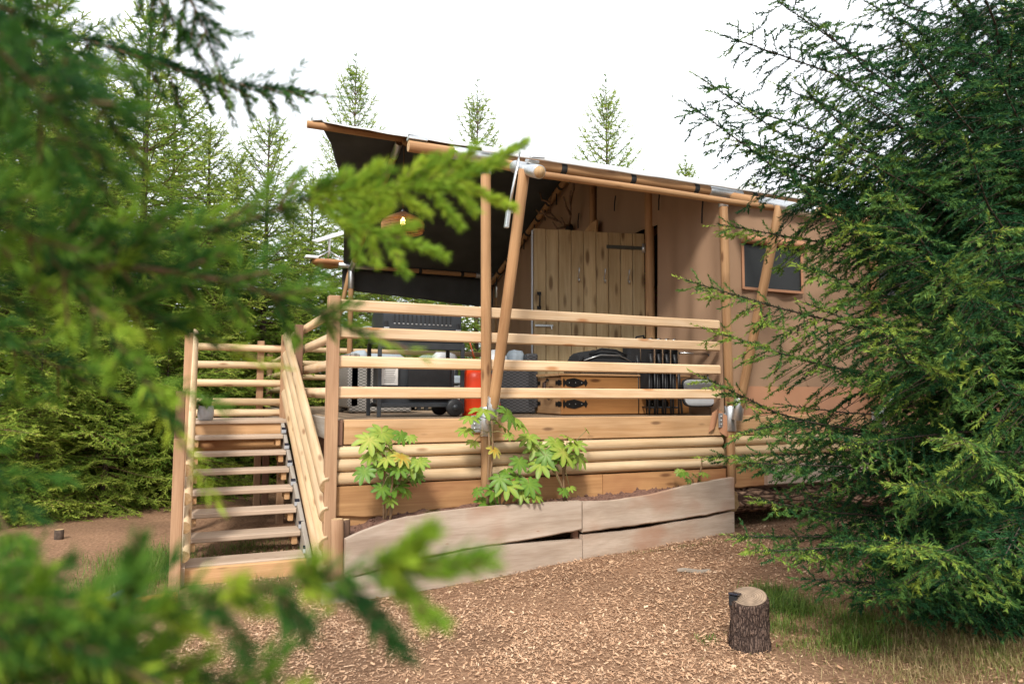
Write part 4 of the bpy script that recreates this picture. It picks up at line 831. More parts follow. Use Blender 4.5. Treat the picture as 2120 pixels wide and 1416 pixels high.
# ------------------------------------------------------------------ satellite dish on a log slice shelf
dsh = Vector((-.32, 6.55, 2.50))
shf = lathe('wood_slice_shelf', [(.0, -.09), (.12, -.08), (.22, -.03), (.255, .0), (.25, .045), (0, .05)], (0, 0, 0), W_SLAB, None, 22, Matrix.Translation((-.36, 6.45, 2.46)) @ Matrix.Diagonal((1.15, .8, 1, 1)))
tag(shf, 'round log slice shelf on the rear tent corner under the white dish', 'shelf')
ds = thing('satellite_dish', 'white flat satellite dish tilted on a short mast', 'satellite dish', (-.36, 6.45, 2.51))
tubes('tripod', [[(-.36, 6.45, 2.68), (-.60, 6.35, 2.515)], [(-.36, 6.45, 2.68), (-.14, 6.32, 2.515)], [(-.36, 6.45, 2.68), (-.36, 6.62, 2.515)]], .014, GALV, ds)
tubes('mast', [[(-.36, 6.45, 2.64), (-.36, 6.45, 2.90)]], .02, WPLAS, ds, 10)
box('dish_panel', (-.36, 6.45, 2.93), (.56, .34, .035), WPLAS, ds, rot=(R(14), R(-22), 0), bev=.016)
rb = box('router_box', (-.66, 6.40, 2.535), (.22, .16, .05), WPLAS, None, bev=.01); tag(rb, 'small white plastic box on the log slice shelf', 'box')

# ------------------------------------------------------------------ stump with solar light, bark strip, bag, small stump
sc = Vector((st.x, st.y, gz(st.x, st.y))); stump = thing('tree_stump', 'short cut stump with dark rough bark and a small solar light', 'stump', sc)
def stump_mesh():
    V, F = [], []; n, m = 56, 26; h = .335
    for i in range(m+1):
        z = h*i/m-.03
        for j in range(n):
            a = 2*math.pi*j/n; rr = .108+.012*(1-i/m)**3; ca, sa = math.cos(a), math.sin(a)
            q = .016*abs(mnoise.noise((ca*9, sa*9, z*5)))+.008*mnoise.noise((ca*18, sa*18, z*14)) if i < m else -.004
            V.append(((rr+q)*ca, (rr+q)*sa, z+(.025*ca+.02*sa)*i/m))
    for i in range(m):
        for j in range(n): a, b = i*n+j, i*n+(j+1) % n; F.append((a, b, b+n, a+n))
    link('bark', mkmesh('bark', V, F, STBARK, True), stump, Matrix.Translation(sc))
    V2 = [v for v in V[m*n:]]; V2 = [(x*.985, y*.985, z+.001) for x, y, z in V2]; V2.append((0, 0, h-.03+.002))
    link('cut_face', mkmesh('cut_face', V2, [(j, (j+1) % n, n) for j in range(n)], RINGS), stump, Matrix.Translation(sc))
STBARK = barkmat('stump_bark', (.20, .135, .105), (.045, .031, .026), (1, 1, .22), 1.5, .9)
RINGS, tR, pR = newmat('growth_rings')
tc = nd(tR, 'ShaderNodeTexCoord'); wv = nd(tR, 'ShaderNodeTexWave', wave_type='RINGS', rings_direction='Z'); wv.inputs['Scale'].default_value = 22; wv.inputs['Distortion'].default_value = 2.5; wv.inputs['Detail'].default_value = 3
L(tR, tc.outputs['Object'], wv.inputs['Vector']); rr_ = nd(tR, 'ShaderNodeValToRGB'); rr_.color_ramp.elements[0].color = (.24, .165, .11, 1); rr_.color_ramp.elements[1].color = (.37, .27, .19, 1); L(tR, wv.outputs['Fac'], rr_.inputs['Fac']); dn_ = nd(tR, 'ShaderNodeTexNoise'); dn_.inputs['Scale'].default_value = 18; dn_.inputs['Detail'].default_value = 6; L(tR, tc.outputs['Object'], dn_.inputs['Vector']); dr_ = nd(tR, 'ShaderNodeMapRange'); dr_.inputs['From Min'].default_value = .3; dr_.inputs['From Max'].default_value = .7; dr_.inputs['To Min'].default_value = .55; dr_.inputs['To Max'].default_value = 1.15; L(tR, dn_.outputs['Fac'], dr_.inputs['Value']); dm_ = nd(tR, 'ShaderNodeMix', data_type='RGBA', blend_type='MULTIPLY'); dm_.inputs[0].default_value = 1; L(tR, rr_.outputs[0], dm_.inputs[6]); L(tR, dr_.outputs[0], dm_.inputs[7]); L(tR, dm_.outputs[2], pR.inputs['Base Color']); pR.inputs['Roughness'].default_value = .9
stump_mesh()
lp = sc-Vector((rt.x, rt.y, 0))*.095+Vector((0, 0, .30)); b = box('solar_light', lp+Vector((0, 0, -.02)), (.04, .05, .06), BLACK, stump, bev=.004, rot=(0, 0, .5)); box('solar_cell', lp+Vector((.01, 0, .018)), (.07, .06, .012), SOLAR, b, bev=.003, rot=(0, .12, .5))
bs = atz(1435, 1186, -1.25)
def strip():
    V, F = [], []
    for i in range(13):
        t = i/12; w_ = .024*math.sin(math.pi*min(1, t*.9+.08))**.5; z = .008+.006*math.sin(t*7)
        V += [(-.13+.27*t, -w_, z), (-.13+.27*t, w_, z+.006), (-.13+.27*t, w_, z-.01), (-.13+.27*t, -w_, z-.012)]
    for i in range(12):
        for j in range(4): a, b = i*4+j, i*4+(j+1) % 4; F.append((a, b, b+4, a+4))
    F += [(0, 3, 2, 1), (48, 49, 50, 51)]
    o = link('bark_strip', mkmesh('bark_strip', V, F, W_GREY), None, Matrix.Translation((bs.x, bs.y, gz(bs.x, bs.y)+.012)) @ Matrix.Rotation(R(-25), 4, 'Z')); tag(o, 'flat grey strip of bark lying on the wood chips in front of the planter', 'bark strip')
strip()
q = atz(122, 1112, -1.3); q.z = gz(q.x, q.y); ls = pole('cut_stump', q-Vector((0, 0, .05)), q+Vector((0, 0, .10)), .045, BARK, None, end=W_END, wob=.004, segs=2); tag(ls, 'tiny pale topped stump on bare soil under the dark spruces', 'stump')
q = atz(245, 1250, -1.3); q.z = gz(q.x, q.y)
def crumple(name, c, size, mat, seed):
    bm = bmesh.new(); bmesh.ops.create_icosphere(bm, subdivisions=4, radius=1)
    for v in bm.verts:
        d = v.co.normalized(); k = 1+.35*mnoise.noise(d*1.7+Vector((seed, 0, 0)))+.16*abs(mnoise.noise(d*4+Vector((0, seed, 0)))); v.co = Vector((d.x*size[0]*k, d.y*size[1]*k, max(-.2, d.z)*size[2]*k))
    me = bpy.data.meshes.new(name); bm.to_mesh(me); bm.free(); me.materials.append(mat); return link(name, me, None, Matrix.Translation(c+Vector((0, 0, size[2]*.15))))
tag(crumple('plastic_sheet', q, (.15, .12, .10), TARP, 3), 'crumpled blue black plastic sheet on the ground left of the stairs', 'plastic sheet')
q2 = q+Vector((rt.x, rt.y, 0))*.20-Vector((fw0.x, fw0.y, 0))*.05; q2.z = gz(q2.x, q2.y); pp_ = pole('terracotta_pipe', q2+Vector((-.05, 0, .055)), q2+Vector((.22, .05, .06)), .05, ORNG, None, segs=2, wob=.003); tag(pp_, 'short orange clay pipe lying beside the crumpled plastic sheet', 'pipe')
# fire extinguisher by the far part of the tent wall
ex = aty(2085, 930, -.35); ex = thing('fire_extinguisher', 'red fire extinguisher standing on a post by the far tent wall', 'extinguisher', (ex.x, -.35, gz(ex.x, -.35)))
e0 = WM[ex.name].translation; beam('stand_post', e0+Vector((0, .1, -.05)), e0+Vector((0, .1, .75)), .08, .08, W_POST, ex); lathe('cylinder', [(.0, .0), (.075, .01), (.08, .03), (.08, .40), (.06, .45), (.025, .48), (.02, .52), (0, .53)], e0+Vector((0, -.02, .30)), REDX, ex, 20); localtubes('hose', [[e0+Vector((0, -.02, .80)), e0+Vector((.1, -.04, .78)), e0+Vector((.11, -.05, .5))]], .012, BLACK, ex); box('bracket', e0+Vector((0, .05, .55)), (.18, .07, .03), IRON, ex)

# ------------------------------------------------------------------ fatsia plants in the planter
def fatsia_leaf_mesh(seed, lobes):
    r = random.Random(seed); V = [(0, 0, 0)]; F = []; A = [.9]
    for k in range(lobes):
        a = R(-140+280*k/(lobes-1))+r.uniform(-.05, .05); ln = (.95+.05*r.random())*(1-.38*abs(k/(lobes-1)*2-1)**1.6); wd = .235*ln+.035
        d = Vector((math.cos(a), math.sin(a), 0)); s = Vector((-d.y, d.x, 0)); b = len(V)
        dz = lambda t: .05*math.sin(t*2.2)-.16*t*t*r.uniform(.7, 1.3)
        z1, z2, z3 = dz(.3), dz(.62), dz(1)
        p = [d*.3*ln+s*.12+Vector((0, 0, z1+.02)), d*.3*ln+Vector((0, 0, z1-.012)), d*.3*ln-s*.12+Vector((0, 0, z1+.02)), d*.62*ln+s*wd*.62+Vector((0, 0, z2+.03)), d*.62*ln+Vector((0, 0, z2-.012)), d*.62*ln-s*wd*.62+Vector((0, 0, z2+.03)), d*.85*ln+s*wd*.42+Vector((0, 0, z3*.75+.01)), d*.85*ln+Vector((0, 0, z3*.75-.01)), d*.85*ln-s*wd*.42+Vector((0, 0, z3*.75+.01)), d*ln+Vector((0, 0, z3))]
        V += [tuple(x) for x in p]; A += [.5, .85, .5, .35, .7, .35, .3, .55, .3, .4]
        F += [(0, b+1, b), (0, b+2, b+1), (b, b+1, b+4, b+3), (b+1, b+2, b+5, b+4), (b+3, b+4, b+7, b+6), (b+4, b+5, b+8, b+7), (b+6, b+7, b+9), (b+7, b+8, b+9)]
    return V, F, A
def leafdata(name, seed, lobes, tone):
    V, F, A = fatsia_leaf_mesh(seed, lobes); me = mkmesh(name, V, F, LEAF1, True); at = me.attributes.new('age', 'FLOAT', 'POINT'); at.data.foreach_set('value', [min(1, max(0, a*.55+tone)) for a in A]); return me
LEAVES = {t: [leafdata('leaf', 10*i+k, 8+(k % 2), tn) for k in range(3)] for i, (t, tn) in enumerate((('g', .02), ('l', .28), ('y', .42), ('o', .66)))}
def shrub(label, base_px, yb_, leaves, stems):
    b = aty(*base_px, yb_); t = thing('fatsia_shrub', label, 'shrub', b, 'broad leaved shrubs in the planter')
    tops = []
    for (sx, sy, dy) in stems:
        p = aty(sx, sy, yb_+dy); p0 = b+Vector((random.uniform(-.04, .04), random.uniform(-.03, .03), -.04)); m = p0.lerp(p, .5)+Vector((random.uniform(-.03, .03), 0, 0)); tops.append(p)
        localtubes('stem', [[p0, p0.lerp(m, .5), m, m.lerp(p, .5)+Vector((.01, 0, .01)), p]], [.011, .010, .009, .008, .006], STEMB, t, 6)
    for (lx, ly, rad, tone) in leaves:
        y = yb_+random.uniform(-.14, .05); c = aty(lx, ly, y); near = min(tops, key=lambda q: (q-c).length)
        if (near-c).length > .012:
            localtubes('leaf_stalk', [[near, near.lerp(c, .5)+Vector((0, 0, .02)), c]], .0032, STEMG, t, 5)
        out_ = (c-near); out_.z = 0; az = math.atan2(out_.y-.22, out_.x) if out_.length > .02 else random.uniform(-2.6, -.5)
        tilt = random.uniform(.35, 1.05)
        M = Matrix.Translation(c) @ Matrix.Rotation(az, 4, 'Z') @ Matrix.Rotation(tilt, 4, 'Y') @ Matrix.Rotation(random.uniform(-.4, .4), 4, 'X') @ Matrix.Scale(rad*.0050*random.uniform(.7, 1.15), 4)
        link('leaf', random.choice(LEAVES[tone]), t, M)
    return t
shrub('full bushy shrub with an orange leaf at the stair end of the planter', (805, 1078), -.25, [(790, 895, 36, 'l'), (765, 910, 34, 'y'), (830, 900, 28, 'g'), (812, 935, 42, 'y'), (830, 945, 30, 'o'), (800, 950, 30, 'y'), (768, 945, 32, 'l'), (785, 965, 34, 'g'), (755, 975, 26, 'g'), (805, 990, 36, 'g'), (850, 960, 28, 'l'), (868, 955, 22, 'l'), (845, 990, 32, 'g'), (815, 1005, 34, 'g'), (790, 1010, 30, 'g'), (838, 1015, 26, 'l'), (862, 985, 26, 'g'), (808, 1035, 22, 'l'), (850, 905, 18, 'l'), (780, 930, 30, 'l'), (825, 970, 32, 'g')], [(795, 930, -.03), (812, 975, -.05), (825, 1000, 0), (835, 960, .02)])
shrub('tall open broad leaved shrub growing up in front of the metal sleeved tent post', (1012, 1045), -.26, [(975, 865, 28, 'l'), (1000, 850, 30, 'l'), (1050, 855, 34, 'g'), (1065, 870, 30, 'l'), (965, 890, 26, 'l'), (1052, 900, 20, 'l'), (980, 915, 24, 'y'), (1022, 930, 28, 'o'), (1035, 880, 26, 'l'), (1075, 880, 22, 'l')], [(1012, 895, -.06), (1018, 870, -.08)])
shrub('low dark leaved shrub drooping over the top of the planter plank', (1035, 1050), -.26, [(1048, 975, 30, 'g'), (1075, 955, 30, 'g'), (1050, 1005, 32, 'l'), (1020, 1015, 32, 'g'), (1012, 1040, 34, 'g'), (1095, 1000, 28, 'g'), (1080, 1020, 24, 'l'), (1105, 1025, 20, 'l'), (990, 1015, 22, 'g'), (1035, 990, 26, 'g'), (1070, 985, 26, 'g')], [(1045, 1000, -.06), (1075, 985, -.04), (1020, 1015, -.08)])
shrub('two stemmed broad leaved shrub in the middle of the planter, leaves bright green', (1172, 1032), -.22, [(1110, 925, 42, 'l'), (1130, 940, 40, 'g'), (1120, 960, 34, 'l'), (1150, 915, 36, 'l'), (1165, 935, 46, 'y'), (1190, 920, 36, 'l'), (1198, 945, 36, 'l'), (1175, 905, 30, 'y'), (1140, 965, 30, 'g'), (1215, 890, 18, 'y'), (1095, 905, 28, 'l'), (1165, 1015, 22, 'g'), (1180, 1010, 20, 'l'), (1150, 945, 34, 'g'), (1180, 950, 34, 'l')], [(1160, 945, -.04), (1172, 940, -.02), (1135, 955, -.08)])
shrub('small young shrub with few leaves beside a bare cut stem', (1445, 1000), -.12, [(1415, 980, 18, 'g'), (1440, 985, 18, 'g'), (1455, 980, 16, 'l'), (1425, 993, 16, 'g'), (1408, 975, 14, 'l')], [(1430, 990, -.05), (1453, 948, -.02)])

# ------------------------------------------------------------------ spruces
class Acc:
    def __init__(s, seed): s.S, s.D, s.Ln, s.A, s.T = [], [], [], [], []; s.r = np.random.default_rng(seed); s.wood = []; s.tr = .0035
def norm(v): return v/np.maximum(1e-9, np.linalg.norm(v, axis=-1, keepdims=True))
UP = np.array([0, 0, 1.])
def shoot(acc, p, d, ln, age): acc.S.append(p); acc.D.append(d); acc.Ln.append(ln); acc.A.append(age)
def twig(acc, p, d, ln, sl, sp, age0, droop, side, sub=True):
    """a twig: its own axis carried by shoots, with alternate side shoots"""
    r = acc.r; n = max(1, int(round(ln/sp))); P = [np.array(p)]; D = []
    for i in range(n):
        t = i/n; dd = norm(d+np.array([0, 0, -droop*t])+r.normal(0, .05, 3)); D.append(dd); P.append(P[-1]+dd*ln/n)
    for i in range(n):
        endness = (i+1)/n; shoot(acc, P[i], D[i], ln/n*1.25, age0+(.30 if i == n-1 else 0)+r.normal(0, .07))
        if sub and (i or n == 1):
            for s in (-1, 1):
                if r.random() < .1: continue
                sd = norm(np.cross(D[i], side)); a = r.uniform(.75, 1.1)
                q = norm(D[i]*math.cos(a)+sd*s*math.sin(a)+np.array([0, 0, r.normal(-.08, .12)]))
                shoot(acc, P[i]+D[i]*r.uniform(0, ln/n), q, sl*r.uniform(.65, 1.1)*(1.05-.35*endness), age0+r.normal(.08, .12)+(.12 if endness > .7 else 0))
    acc.wood.append((P[0], P[-1], acc.tr))
def limb(acc, pts, r0, sp, tw, sl, age=.3, start=.12, droop=.35, hang=.15, dens=1.0, roll=0.0, twigsp=None, simple=None):
    """a main branch along a polyline of points"""
    r = acc.r; P = np.array([tuple(p) for p in pts], float); seg = np.linalg.norm(np.diff(P, axis=0), axis=1); cum = np.concatenate([[0], np.cumsum(seg)]); Lt = cum[-1]
    n = max(3, int(Lt/(twigsp or sp)*dens)); ts = np.linspace(0, Lt, n+1)
    X = np.stack([np.interp(ts, cum, P[:, k]) for k in range(3)], 1); T = norm(np.gradient(X, axis=0))
    for i in range(n): acc.wood.append((X[i], X[i+1], r0*(1-.8*ts[i]/Lt)))
    for i in range(n+1):
        s = ts[i]/Lt
        if s < start: continue
        side = norm(np.cross(T[i], UP)); ro = roll+r.normal(0, .12); side = side*math.cos(ro)+np.cross(side, T[i])*math.sin(ro)
        if i == n: twig(acc, X[i], T[i], sl*1.2, sl, sl, age+.3, 0, UP, False)
        rem = (1-s); ln = tw*Lt*(min(1, rem*1.7+.06)*min(1, .45+s*1.6))*r.uniform(.7, 1.15)
        for sg in (-1, 1):
            if r.random() > .95: continue
            if simple:
                a = r.uniform(.6, .95); d = norm(T[i]*math.cos(a)+side*sg*math.sin(a)+np.array([0, 0, -hang+r.normal(0, .08)])); twig(acc, X[i], d, simple*r.uniform(.75, 1.15)*min(1, .5+rem*4), sl, .028, age+r.normal(0, .1), droop, UP, False); continue
            a = r.uniform(.75, 1.05); d = norm(T[i]*math.cos(a)+side*sg*math.sin(a)+np.array([0, 0, -hang+r.normal(0, .12)]))
            twig(acc, X[i], d, max(ln, sl*.8), sl, sp, age+.35*max(0, s-.55)+r.normal(0, .06), droop, norm(np.cross(d, np.cross(UP, d))), True)
        if r.random() < .55: shoot(acc, X[i], norm(T[i]*.6+UP*.5+r.normal(0, .25, 3)), sl*.8, age+.2)
        if s > .1: shoot(acc, X[i], T[i], (twigsp or sp)*1.3, age-.1)
def needles(acc, name, mat, parent, K, nl, wdt, diamond=False, zsquash=1.0, M=None, spread=(.55, 1.15)):
    r = acc.r; Sx = np.array(acc.S); D = norm(np.array(acc.D)); Ln = np.array(acc.Ln); A = np.array(acc.A); N = len(Sx)
    ref = np.where(np.abs(D[:, 2:3]) > .9, np.array([[1., 0, 0]]), UP[None]); U = norm(np.cross(D, ref)); Vv = np.cross(U, D)
    if isinstance(K, float): K = int(K)
    t = (np.arange(K)[None]+r.random((N, K)))/K; ph = r.uniform(0, 2*np.pi, (N, K)); th = r.uniform(*spread, (N, K))*(1-.45*t)
    base = Sx[:, None]+D[:, None]*(Ln[:, None]*t)[..., None]
    nd_ = D[:, None]*np.cos(th)[..., None]+(U[:, None]*np.cos(ph)[..., None]+Vv[:, None]*np.sin(ph)[..., None]*zsquash)*np.sin(th)[..., None]; nd_ = norm(nd_)
    l = nl*r.uniform(.75, 1.15, (N, K))*np.minimum(1, .65+Ln[:, None]*6)
    wv = norm(np.cross(nd_, r.normal(0, 1, (N, K, 3)))); tip = base+nd_*l[..., None]
    w_ = wdt*.5
    if diamond:
        mid = base+nd_*(l*.45)[..., None]; V = np.stack([base, mid-wv*w_, tip, mid+wv*w_], 2).reshape(-1, 3); F = np.arange(len(V)).reshape(-1, 4); rep = 4
    else:
        V = np.stack([base-wv*w_, base+wv*w_, tip], 2).reshape(-1, 3); F = np.arange(len(V)).reshape(-1, 3); rep = 3
    age = np.clip(np.repeat(A, K)+r.normal(0, .05, N*K), 0, 1)
    return from_np(name, V, F, mat, np.repeat(age, rep), parent, M)
def woody(acc, name, mat, parent, n=4, mn=.0015, M=None):
    a = np.array([w_[0] for w_ in acc.wood]); b = np.array([w_[1] for w_ in acc.wood]); rr = np.maximum(mn, np.array([w_[2] for w_ in acc.wood])); N = len(a)
    d = norm(b-a+1e-9); ref = np.where(np.abs(d[:, 2:3]) > .9, np.array([[1., 0, 0]]), UP[None]); u = norm(np.cross(d, ref)); v = np.cross(u, d); ang = 2*np.pi*np.arange(n)/n
    ring = u[:, None]*np.cos(ang)[None, :, None]+v[:, None]*np.sin(ang)[None, :, None]
    V = np.concatenate([a[:, None]+ring*rr[:, None, None], b[:, None]+ring*rr[:, None, None]*.85], 1).reshape(-1, 3); base = (np.arange(N)*2*n)[:, None]; j = np.arange(n)[None]; j2 = (j+1) % n
    F = np.stack([base+j, base+j2, base+n+j2, base+n+j], 2).reshape(-1, 4)
    return from_np(name, V, F, mat, None, parent, M, smooth=True)
def trunkmesh(name, p0, p1, r0, r1, mat, parent, M=None):
    V, F = [], []; n, m = 12, 24; p0, p1 = Vector(p0), Vector(p1); ph = random.random()*30
    for i in range(m+1):
        t = i/m; c = p0.lerp(p1, t)+Vector((mnoise.noise((t*3+ph, 0, 0)), mnoise.noise((t*3+ph, 5, 0)), 0))*.05*math.sin(math.pi*t); rr = (r0+(r1-r0)*t)*(1+.5*math.exp(-t*22))
        for j in range(n): a = 2*math.pi*j/n; V.append(c+Vector((math.cos(a), math.sin(a), 0))*rr*(1+.12*mnoise.noise((math.cos(a)*3, math.sin(a)*3, t*40+ph))))
    for i in range(m):
        for j in range(n): a, b = i*n+j, i*n+(j+1) % n; F.append((a, b, b+n, a+n))
    return link(name, mkmesh(name, V, F, mat, True), parent, M)

def forest_tree_data(seed, H, Rb, low=.05):
    acc = Acc(seed); r = acc.r; z = H*low
    while z < H*.985:
        t = z/H; nb = 7 if t < .8 else 5; a0 = r.uniform(0, 6.28)
        for k in range(nb):
            az = a0+2*np.pi*k/nb+r.normal(0, .2); Lb = (Rb*(1-t)**.8*r.uniform(.7, 1.12)+.12)*(1 if t > .2 else .8+t)
            e = np.interp(t, [0, .3, .6, .85, 1], [-.22, .05, .35, .75, 1.15])+r.normal(0, .08); h = np.array([math.cos(az), math.sin(az), 0])
            dr = .28*(1-t); pts = [np.array([0, 0, z])+h*Lb*s*math.cos(e*.6)+UP*Lb*(math.sin(e)*s-dr*s*s+.22*s**3) for s in (0, .25, .5, .75, 1)]
            limb(acc, pts, .010+.012*(1-t), .115, float(np.interp(t, [0, .6, .8, 1], [.40, .40, .22, .12])), .15 if t < .75 else .12, age=.44-.14*t+r.normal(0, .09), start=.12 if t > .4 else .25, droop=.35*(1-t)+.05, hang=.2*(1-t)+.03, twigsp=.125, roll=r.normal(0, .25))
        z += np.interp(t, [0, .7, 1], [.31, .27, .20])*r.uniform(.8, 1.15)
    for bx_, by_, h0, h1 in ((0, 0, H-.4, H+.45), (.12, .05, H-.55, H+.05), (-.14, .08, H-.8, H-.25)):
        acc.wood.append((np.array([bx_*.5, by_*.5, h0]), np.array([bx_, by_, h1]), .006))
        for q in np.arange(h0+.15, h1, .13):
            for k in range(4):
                a = r.uniform(0, 6.28); d = norm(np.array([math.cos(a), math.sin(a), .75])); shoot(acc, np.array([bx_, by_, q]), d, .16*(h1-q)/(h1-h0)+.05, .25)
        shoot(acc, np.array([bx_, by_, h1-.12]), UP, .12, .3)
    return acc
PROTO = []
for i, (H, Rb) in enumerate(((7.6, 2.1), (7.2, 2.3))):
    acc = forest_tree_data(20+i, H, Rb); PROTO.append((acc, H))
def place_spruce(i, px, d, tip_py, rot, label, group='spruces behind the tent', first={}):
    base = CAM+Vector((ray(px, 708).x, ray(px, 708).y, 0))*d; base.z = gz(base.x, base.y)-.05
    top = atd(px, tip_py, d); i = i % 2; acc, H = PROTO[i]; s = (top.z-base.z)/(H+.4); hs = min(1.12, s*1.05)*(.8 if d > 15 and d < 20 else 1)
    t = thing('spruce_tree', label, 'spruce tree', base, group); M = Matrix.Translation(base) @ Matrix.Rotation(rot, 4, 'Z') @ Matrix.Diagonal((hs, hs, s, 1))
    if i not in first:
        a = trunkmesh('trunk', (0, 0, -.1), (0, 0, H), .10, .008, BARK, t, M); b = woody(acc, 'branches', TWIG, t, 3, .003, M); c = needles(acc, 'crown', N_BACK, t, 15, .034, .0125, M=M); first[i] = (a.data, b.data, c.data)
        print('spruce shoots', i, len(acc.S))
    else:
        for nm, me in zip(('trunk', 'branches', 'crown'), first[i]): link(nm, me, t, M)
    return t
FOREST = [(0, 60, 9.6, -160, .3, 'tall dense spruce with its crown behind the near dark branches'),
 (1, 285, 10.6, -45, 1.2, 'tallest bright green spruce left of the tent, leader reaching the top of the sky'),
 (2, 420, 12.2, 205, 2.2, 'spruce with a forked thin top behind the stair landing'),
 (0, 545, 12.8, 200, 4.0, 'spruce with two bare leaders just left of the roof end'),
 (1, 170, 12.5, 60, 3.1, 'bushy spruce filling the gap behind the tallest bright green spruce'),
 (2, -130, 8.6, -250, 5.1, 'dark spruce at the far edge of the clearing beyond the bare soil'),
 (0, 640, 14.4, 330, .9, 'short spruce between the satellite dish and the stairs'),
 (1, 725, 16.4, 95, 2.9, 'slender spruce tip rising above the ridge end of the roof'),
 (2, 985, 16.8, 150, .4, 'slender spruce tip above the middle of the roof'),
 (0, 1258, 15.5, 140, 1.9, 'full pointed spruce top standing highest above the front roof edge'),
 (1, 1425, 17.5, 315, 3.6, 'small spruce tip low over the roof beside the full pointed top'),
 (2, 1570, 18.5, 345, 5.5, 'faint bare spruce tip just clear of the roof edge'),
 (0, 860, 18.0, 330, 2.5, 'spruce seen under the roof behind the barbecue'),
 (1, 1700, 17.0, 330, 1.0, 'spruce behind the far roof end'),
 (2, 1950, 15.5, 100, .2, 'spruce behind the big dark spruce beyond the tent'),
 (1, 440, 10.9, 560, 5.6, 'low bushy spruce right behind the potted plant landing'),
 (2, 230, 9.4, 520, 4.4, 'low wide spruce in front of the tallest bright green spruce'),
 (0, -20, 12.8, -40, 2.0, 'spruce in the back row behind the tall dense spruce'),
 (1, 2180, 12.0, -100, 2.0, 'spruce at the far end of the tent'),
 (0, 345, 13.6, 120, 3.3, 'spruce in the back row between the tallest spruce and the forked one'),
 (1, 480, 14.2, 290, .7, 'spruce in the back row behind the spruce with a forked thin top'),
 (0, 600, 15.6, 380, 1.7, 'back row spruce behind the satellite dish'),
 (1, 90, 14.5, 60, 5.0, 'back row spruce half hidden by the tall dense spruce'),
 (0, 350, 10.2, 640, 2.6, 'young spruce growing beside the stair handrail'),
 (1, 90, 8.8, 640, .5, 'young spruce spreading over the bare soil'),
 (0, 790, 15.8, 480, 5.2, 'low spruce behind the rear flap, left of the post'),
 (1, 930, 15.6, 500, 3.9, 'low spruce behind the rear flap near the middle post'),
 (0, 690, 14.2, 560, 4.7, 'low spruce behind the rear tent corner'),
 (1, 1060, 19.0, 420, 2.1, 'spruce in the back row behind the charcoal armchair')]
for k in range(16): FOREST.append((k % 2, -420+190*k+60*math.sin(k*2.3), 21+2.5*math.sin(k*1.7), 420+60*math.sin(k*3.1), k*1.3, 'distant spruce standing in the rearmost row of the wood'))
for a in FOREST: place_spruce(*a)

# the big spruce by the tent's right hand side
tb_ = Vector((3.68, -2.72, 0)); tb_.z = gz(tb_.x, tb_.y); H = 9.5
big = thing('spruce_tree', 'big dark spruce in the foreground right of the stump, branches hiding the tent wall', 'spruce tree', tb_)
trunkmesh('trunk', tb_-Vector((0, 0, .1)), tb_+Vector((0, 0, H)), .15, .02, BARK, big)
acc = Acc(77); r = acc.r; acc.tr = .002
def big_limb(tip, dz, sag=.0, age=.28, tw=.225, sp=.115, sl=.15, up=.10):
    tip = np.array(tuple(tip)); b = np.array([tb_.x, tb_.y, tip[2]-dz]); Lb = np.linalg.norm(tip-b)
    bd = r.normal(0, .09, 3)*np.array([1, 1, .8]); bd2 = r.normal(0, .05, 3); up = r.uniform(.05, .35)
    pts = [b+(tip-b)*s+UP*(-sag*math.sin(math.pi*s)+up*(s**3-s))+bd*math.sin(math.pi*s)+bd2*math.sin(2*math.pi*s) for s in (0, .2, .4, .6, .8, 1)]
    limb(acc, pts, .016, sp, tw, sl, age=age, start=.16, droop=.8, hang=r.uniform(.25, .6), twigsp=.095, roll=r.normal(.0, .35))
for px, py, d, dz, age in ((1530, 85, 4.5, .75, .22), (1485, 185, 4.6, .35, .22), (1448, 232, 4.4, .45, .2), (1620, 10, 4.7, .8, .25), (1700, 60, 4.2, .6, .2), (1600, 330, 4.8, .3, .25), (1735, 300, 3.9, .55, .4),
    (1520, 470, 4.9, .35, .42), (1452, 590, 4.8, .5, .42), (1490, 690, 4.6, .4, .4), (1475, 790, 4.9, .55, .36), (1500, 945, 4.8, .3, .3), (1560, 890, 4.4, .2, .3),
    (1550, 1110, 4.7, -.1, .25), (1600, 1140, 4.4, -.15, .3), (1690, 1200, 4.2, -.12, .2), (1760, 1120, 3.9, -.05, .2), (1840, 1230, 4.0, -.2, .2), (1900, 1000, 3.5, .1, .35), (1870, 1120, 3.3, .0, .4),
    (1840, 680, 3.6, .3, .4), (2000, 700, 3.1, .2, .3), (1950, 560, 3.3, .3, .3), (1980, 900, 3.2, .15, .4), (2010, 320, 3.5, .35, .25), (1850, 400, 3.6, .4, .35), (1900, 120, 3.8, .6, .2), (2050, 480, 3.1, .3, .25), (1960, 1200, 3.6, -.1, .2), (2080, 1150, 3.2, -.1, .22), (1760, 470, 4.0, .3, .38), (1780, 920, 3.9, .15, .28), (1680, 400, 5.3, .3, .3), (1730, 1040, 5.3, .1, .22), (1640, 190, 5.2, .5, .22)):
    big_limb(atd(px, py, d), dz, age=age+(.04 if 420 < py < 1150 else -.08))  # upper limbs, against the sky: shaded undersides put into a darker needle colour
for px, py, d, dz in ((1580, 960, 4.5, .15), (1690, 560, 4.2, .3), (1700, 640, 3.9, .3), (1600, 1040, 4.6, .05), (1560, 300, 4.7, .35), (1590, 240, 4.4, .4), (1680, 200, 4.3, .5), (1650, 380, 4.4, .3)): big_limb(atd(px, py, d), dz, age=r.uniform(.2, .4))
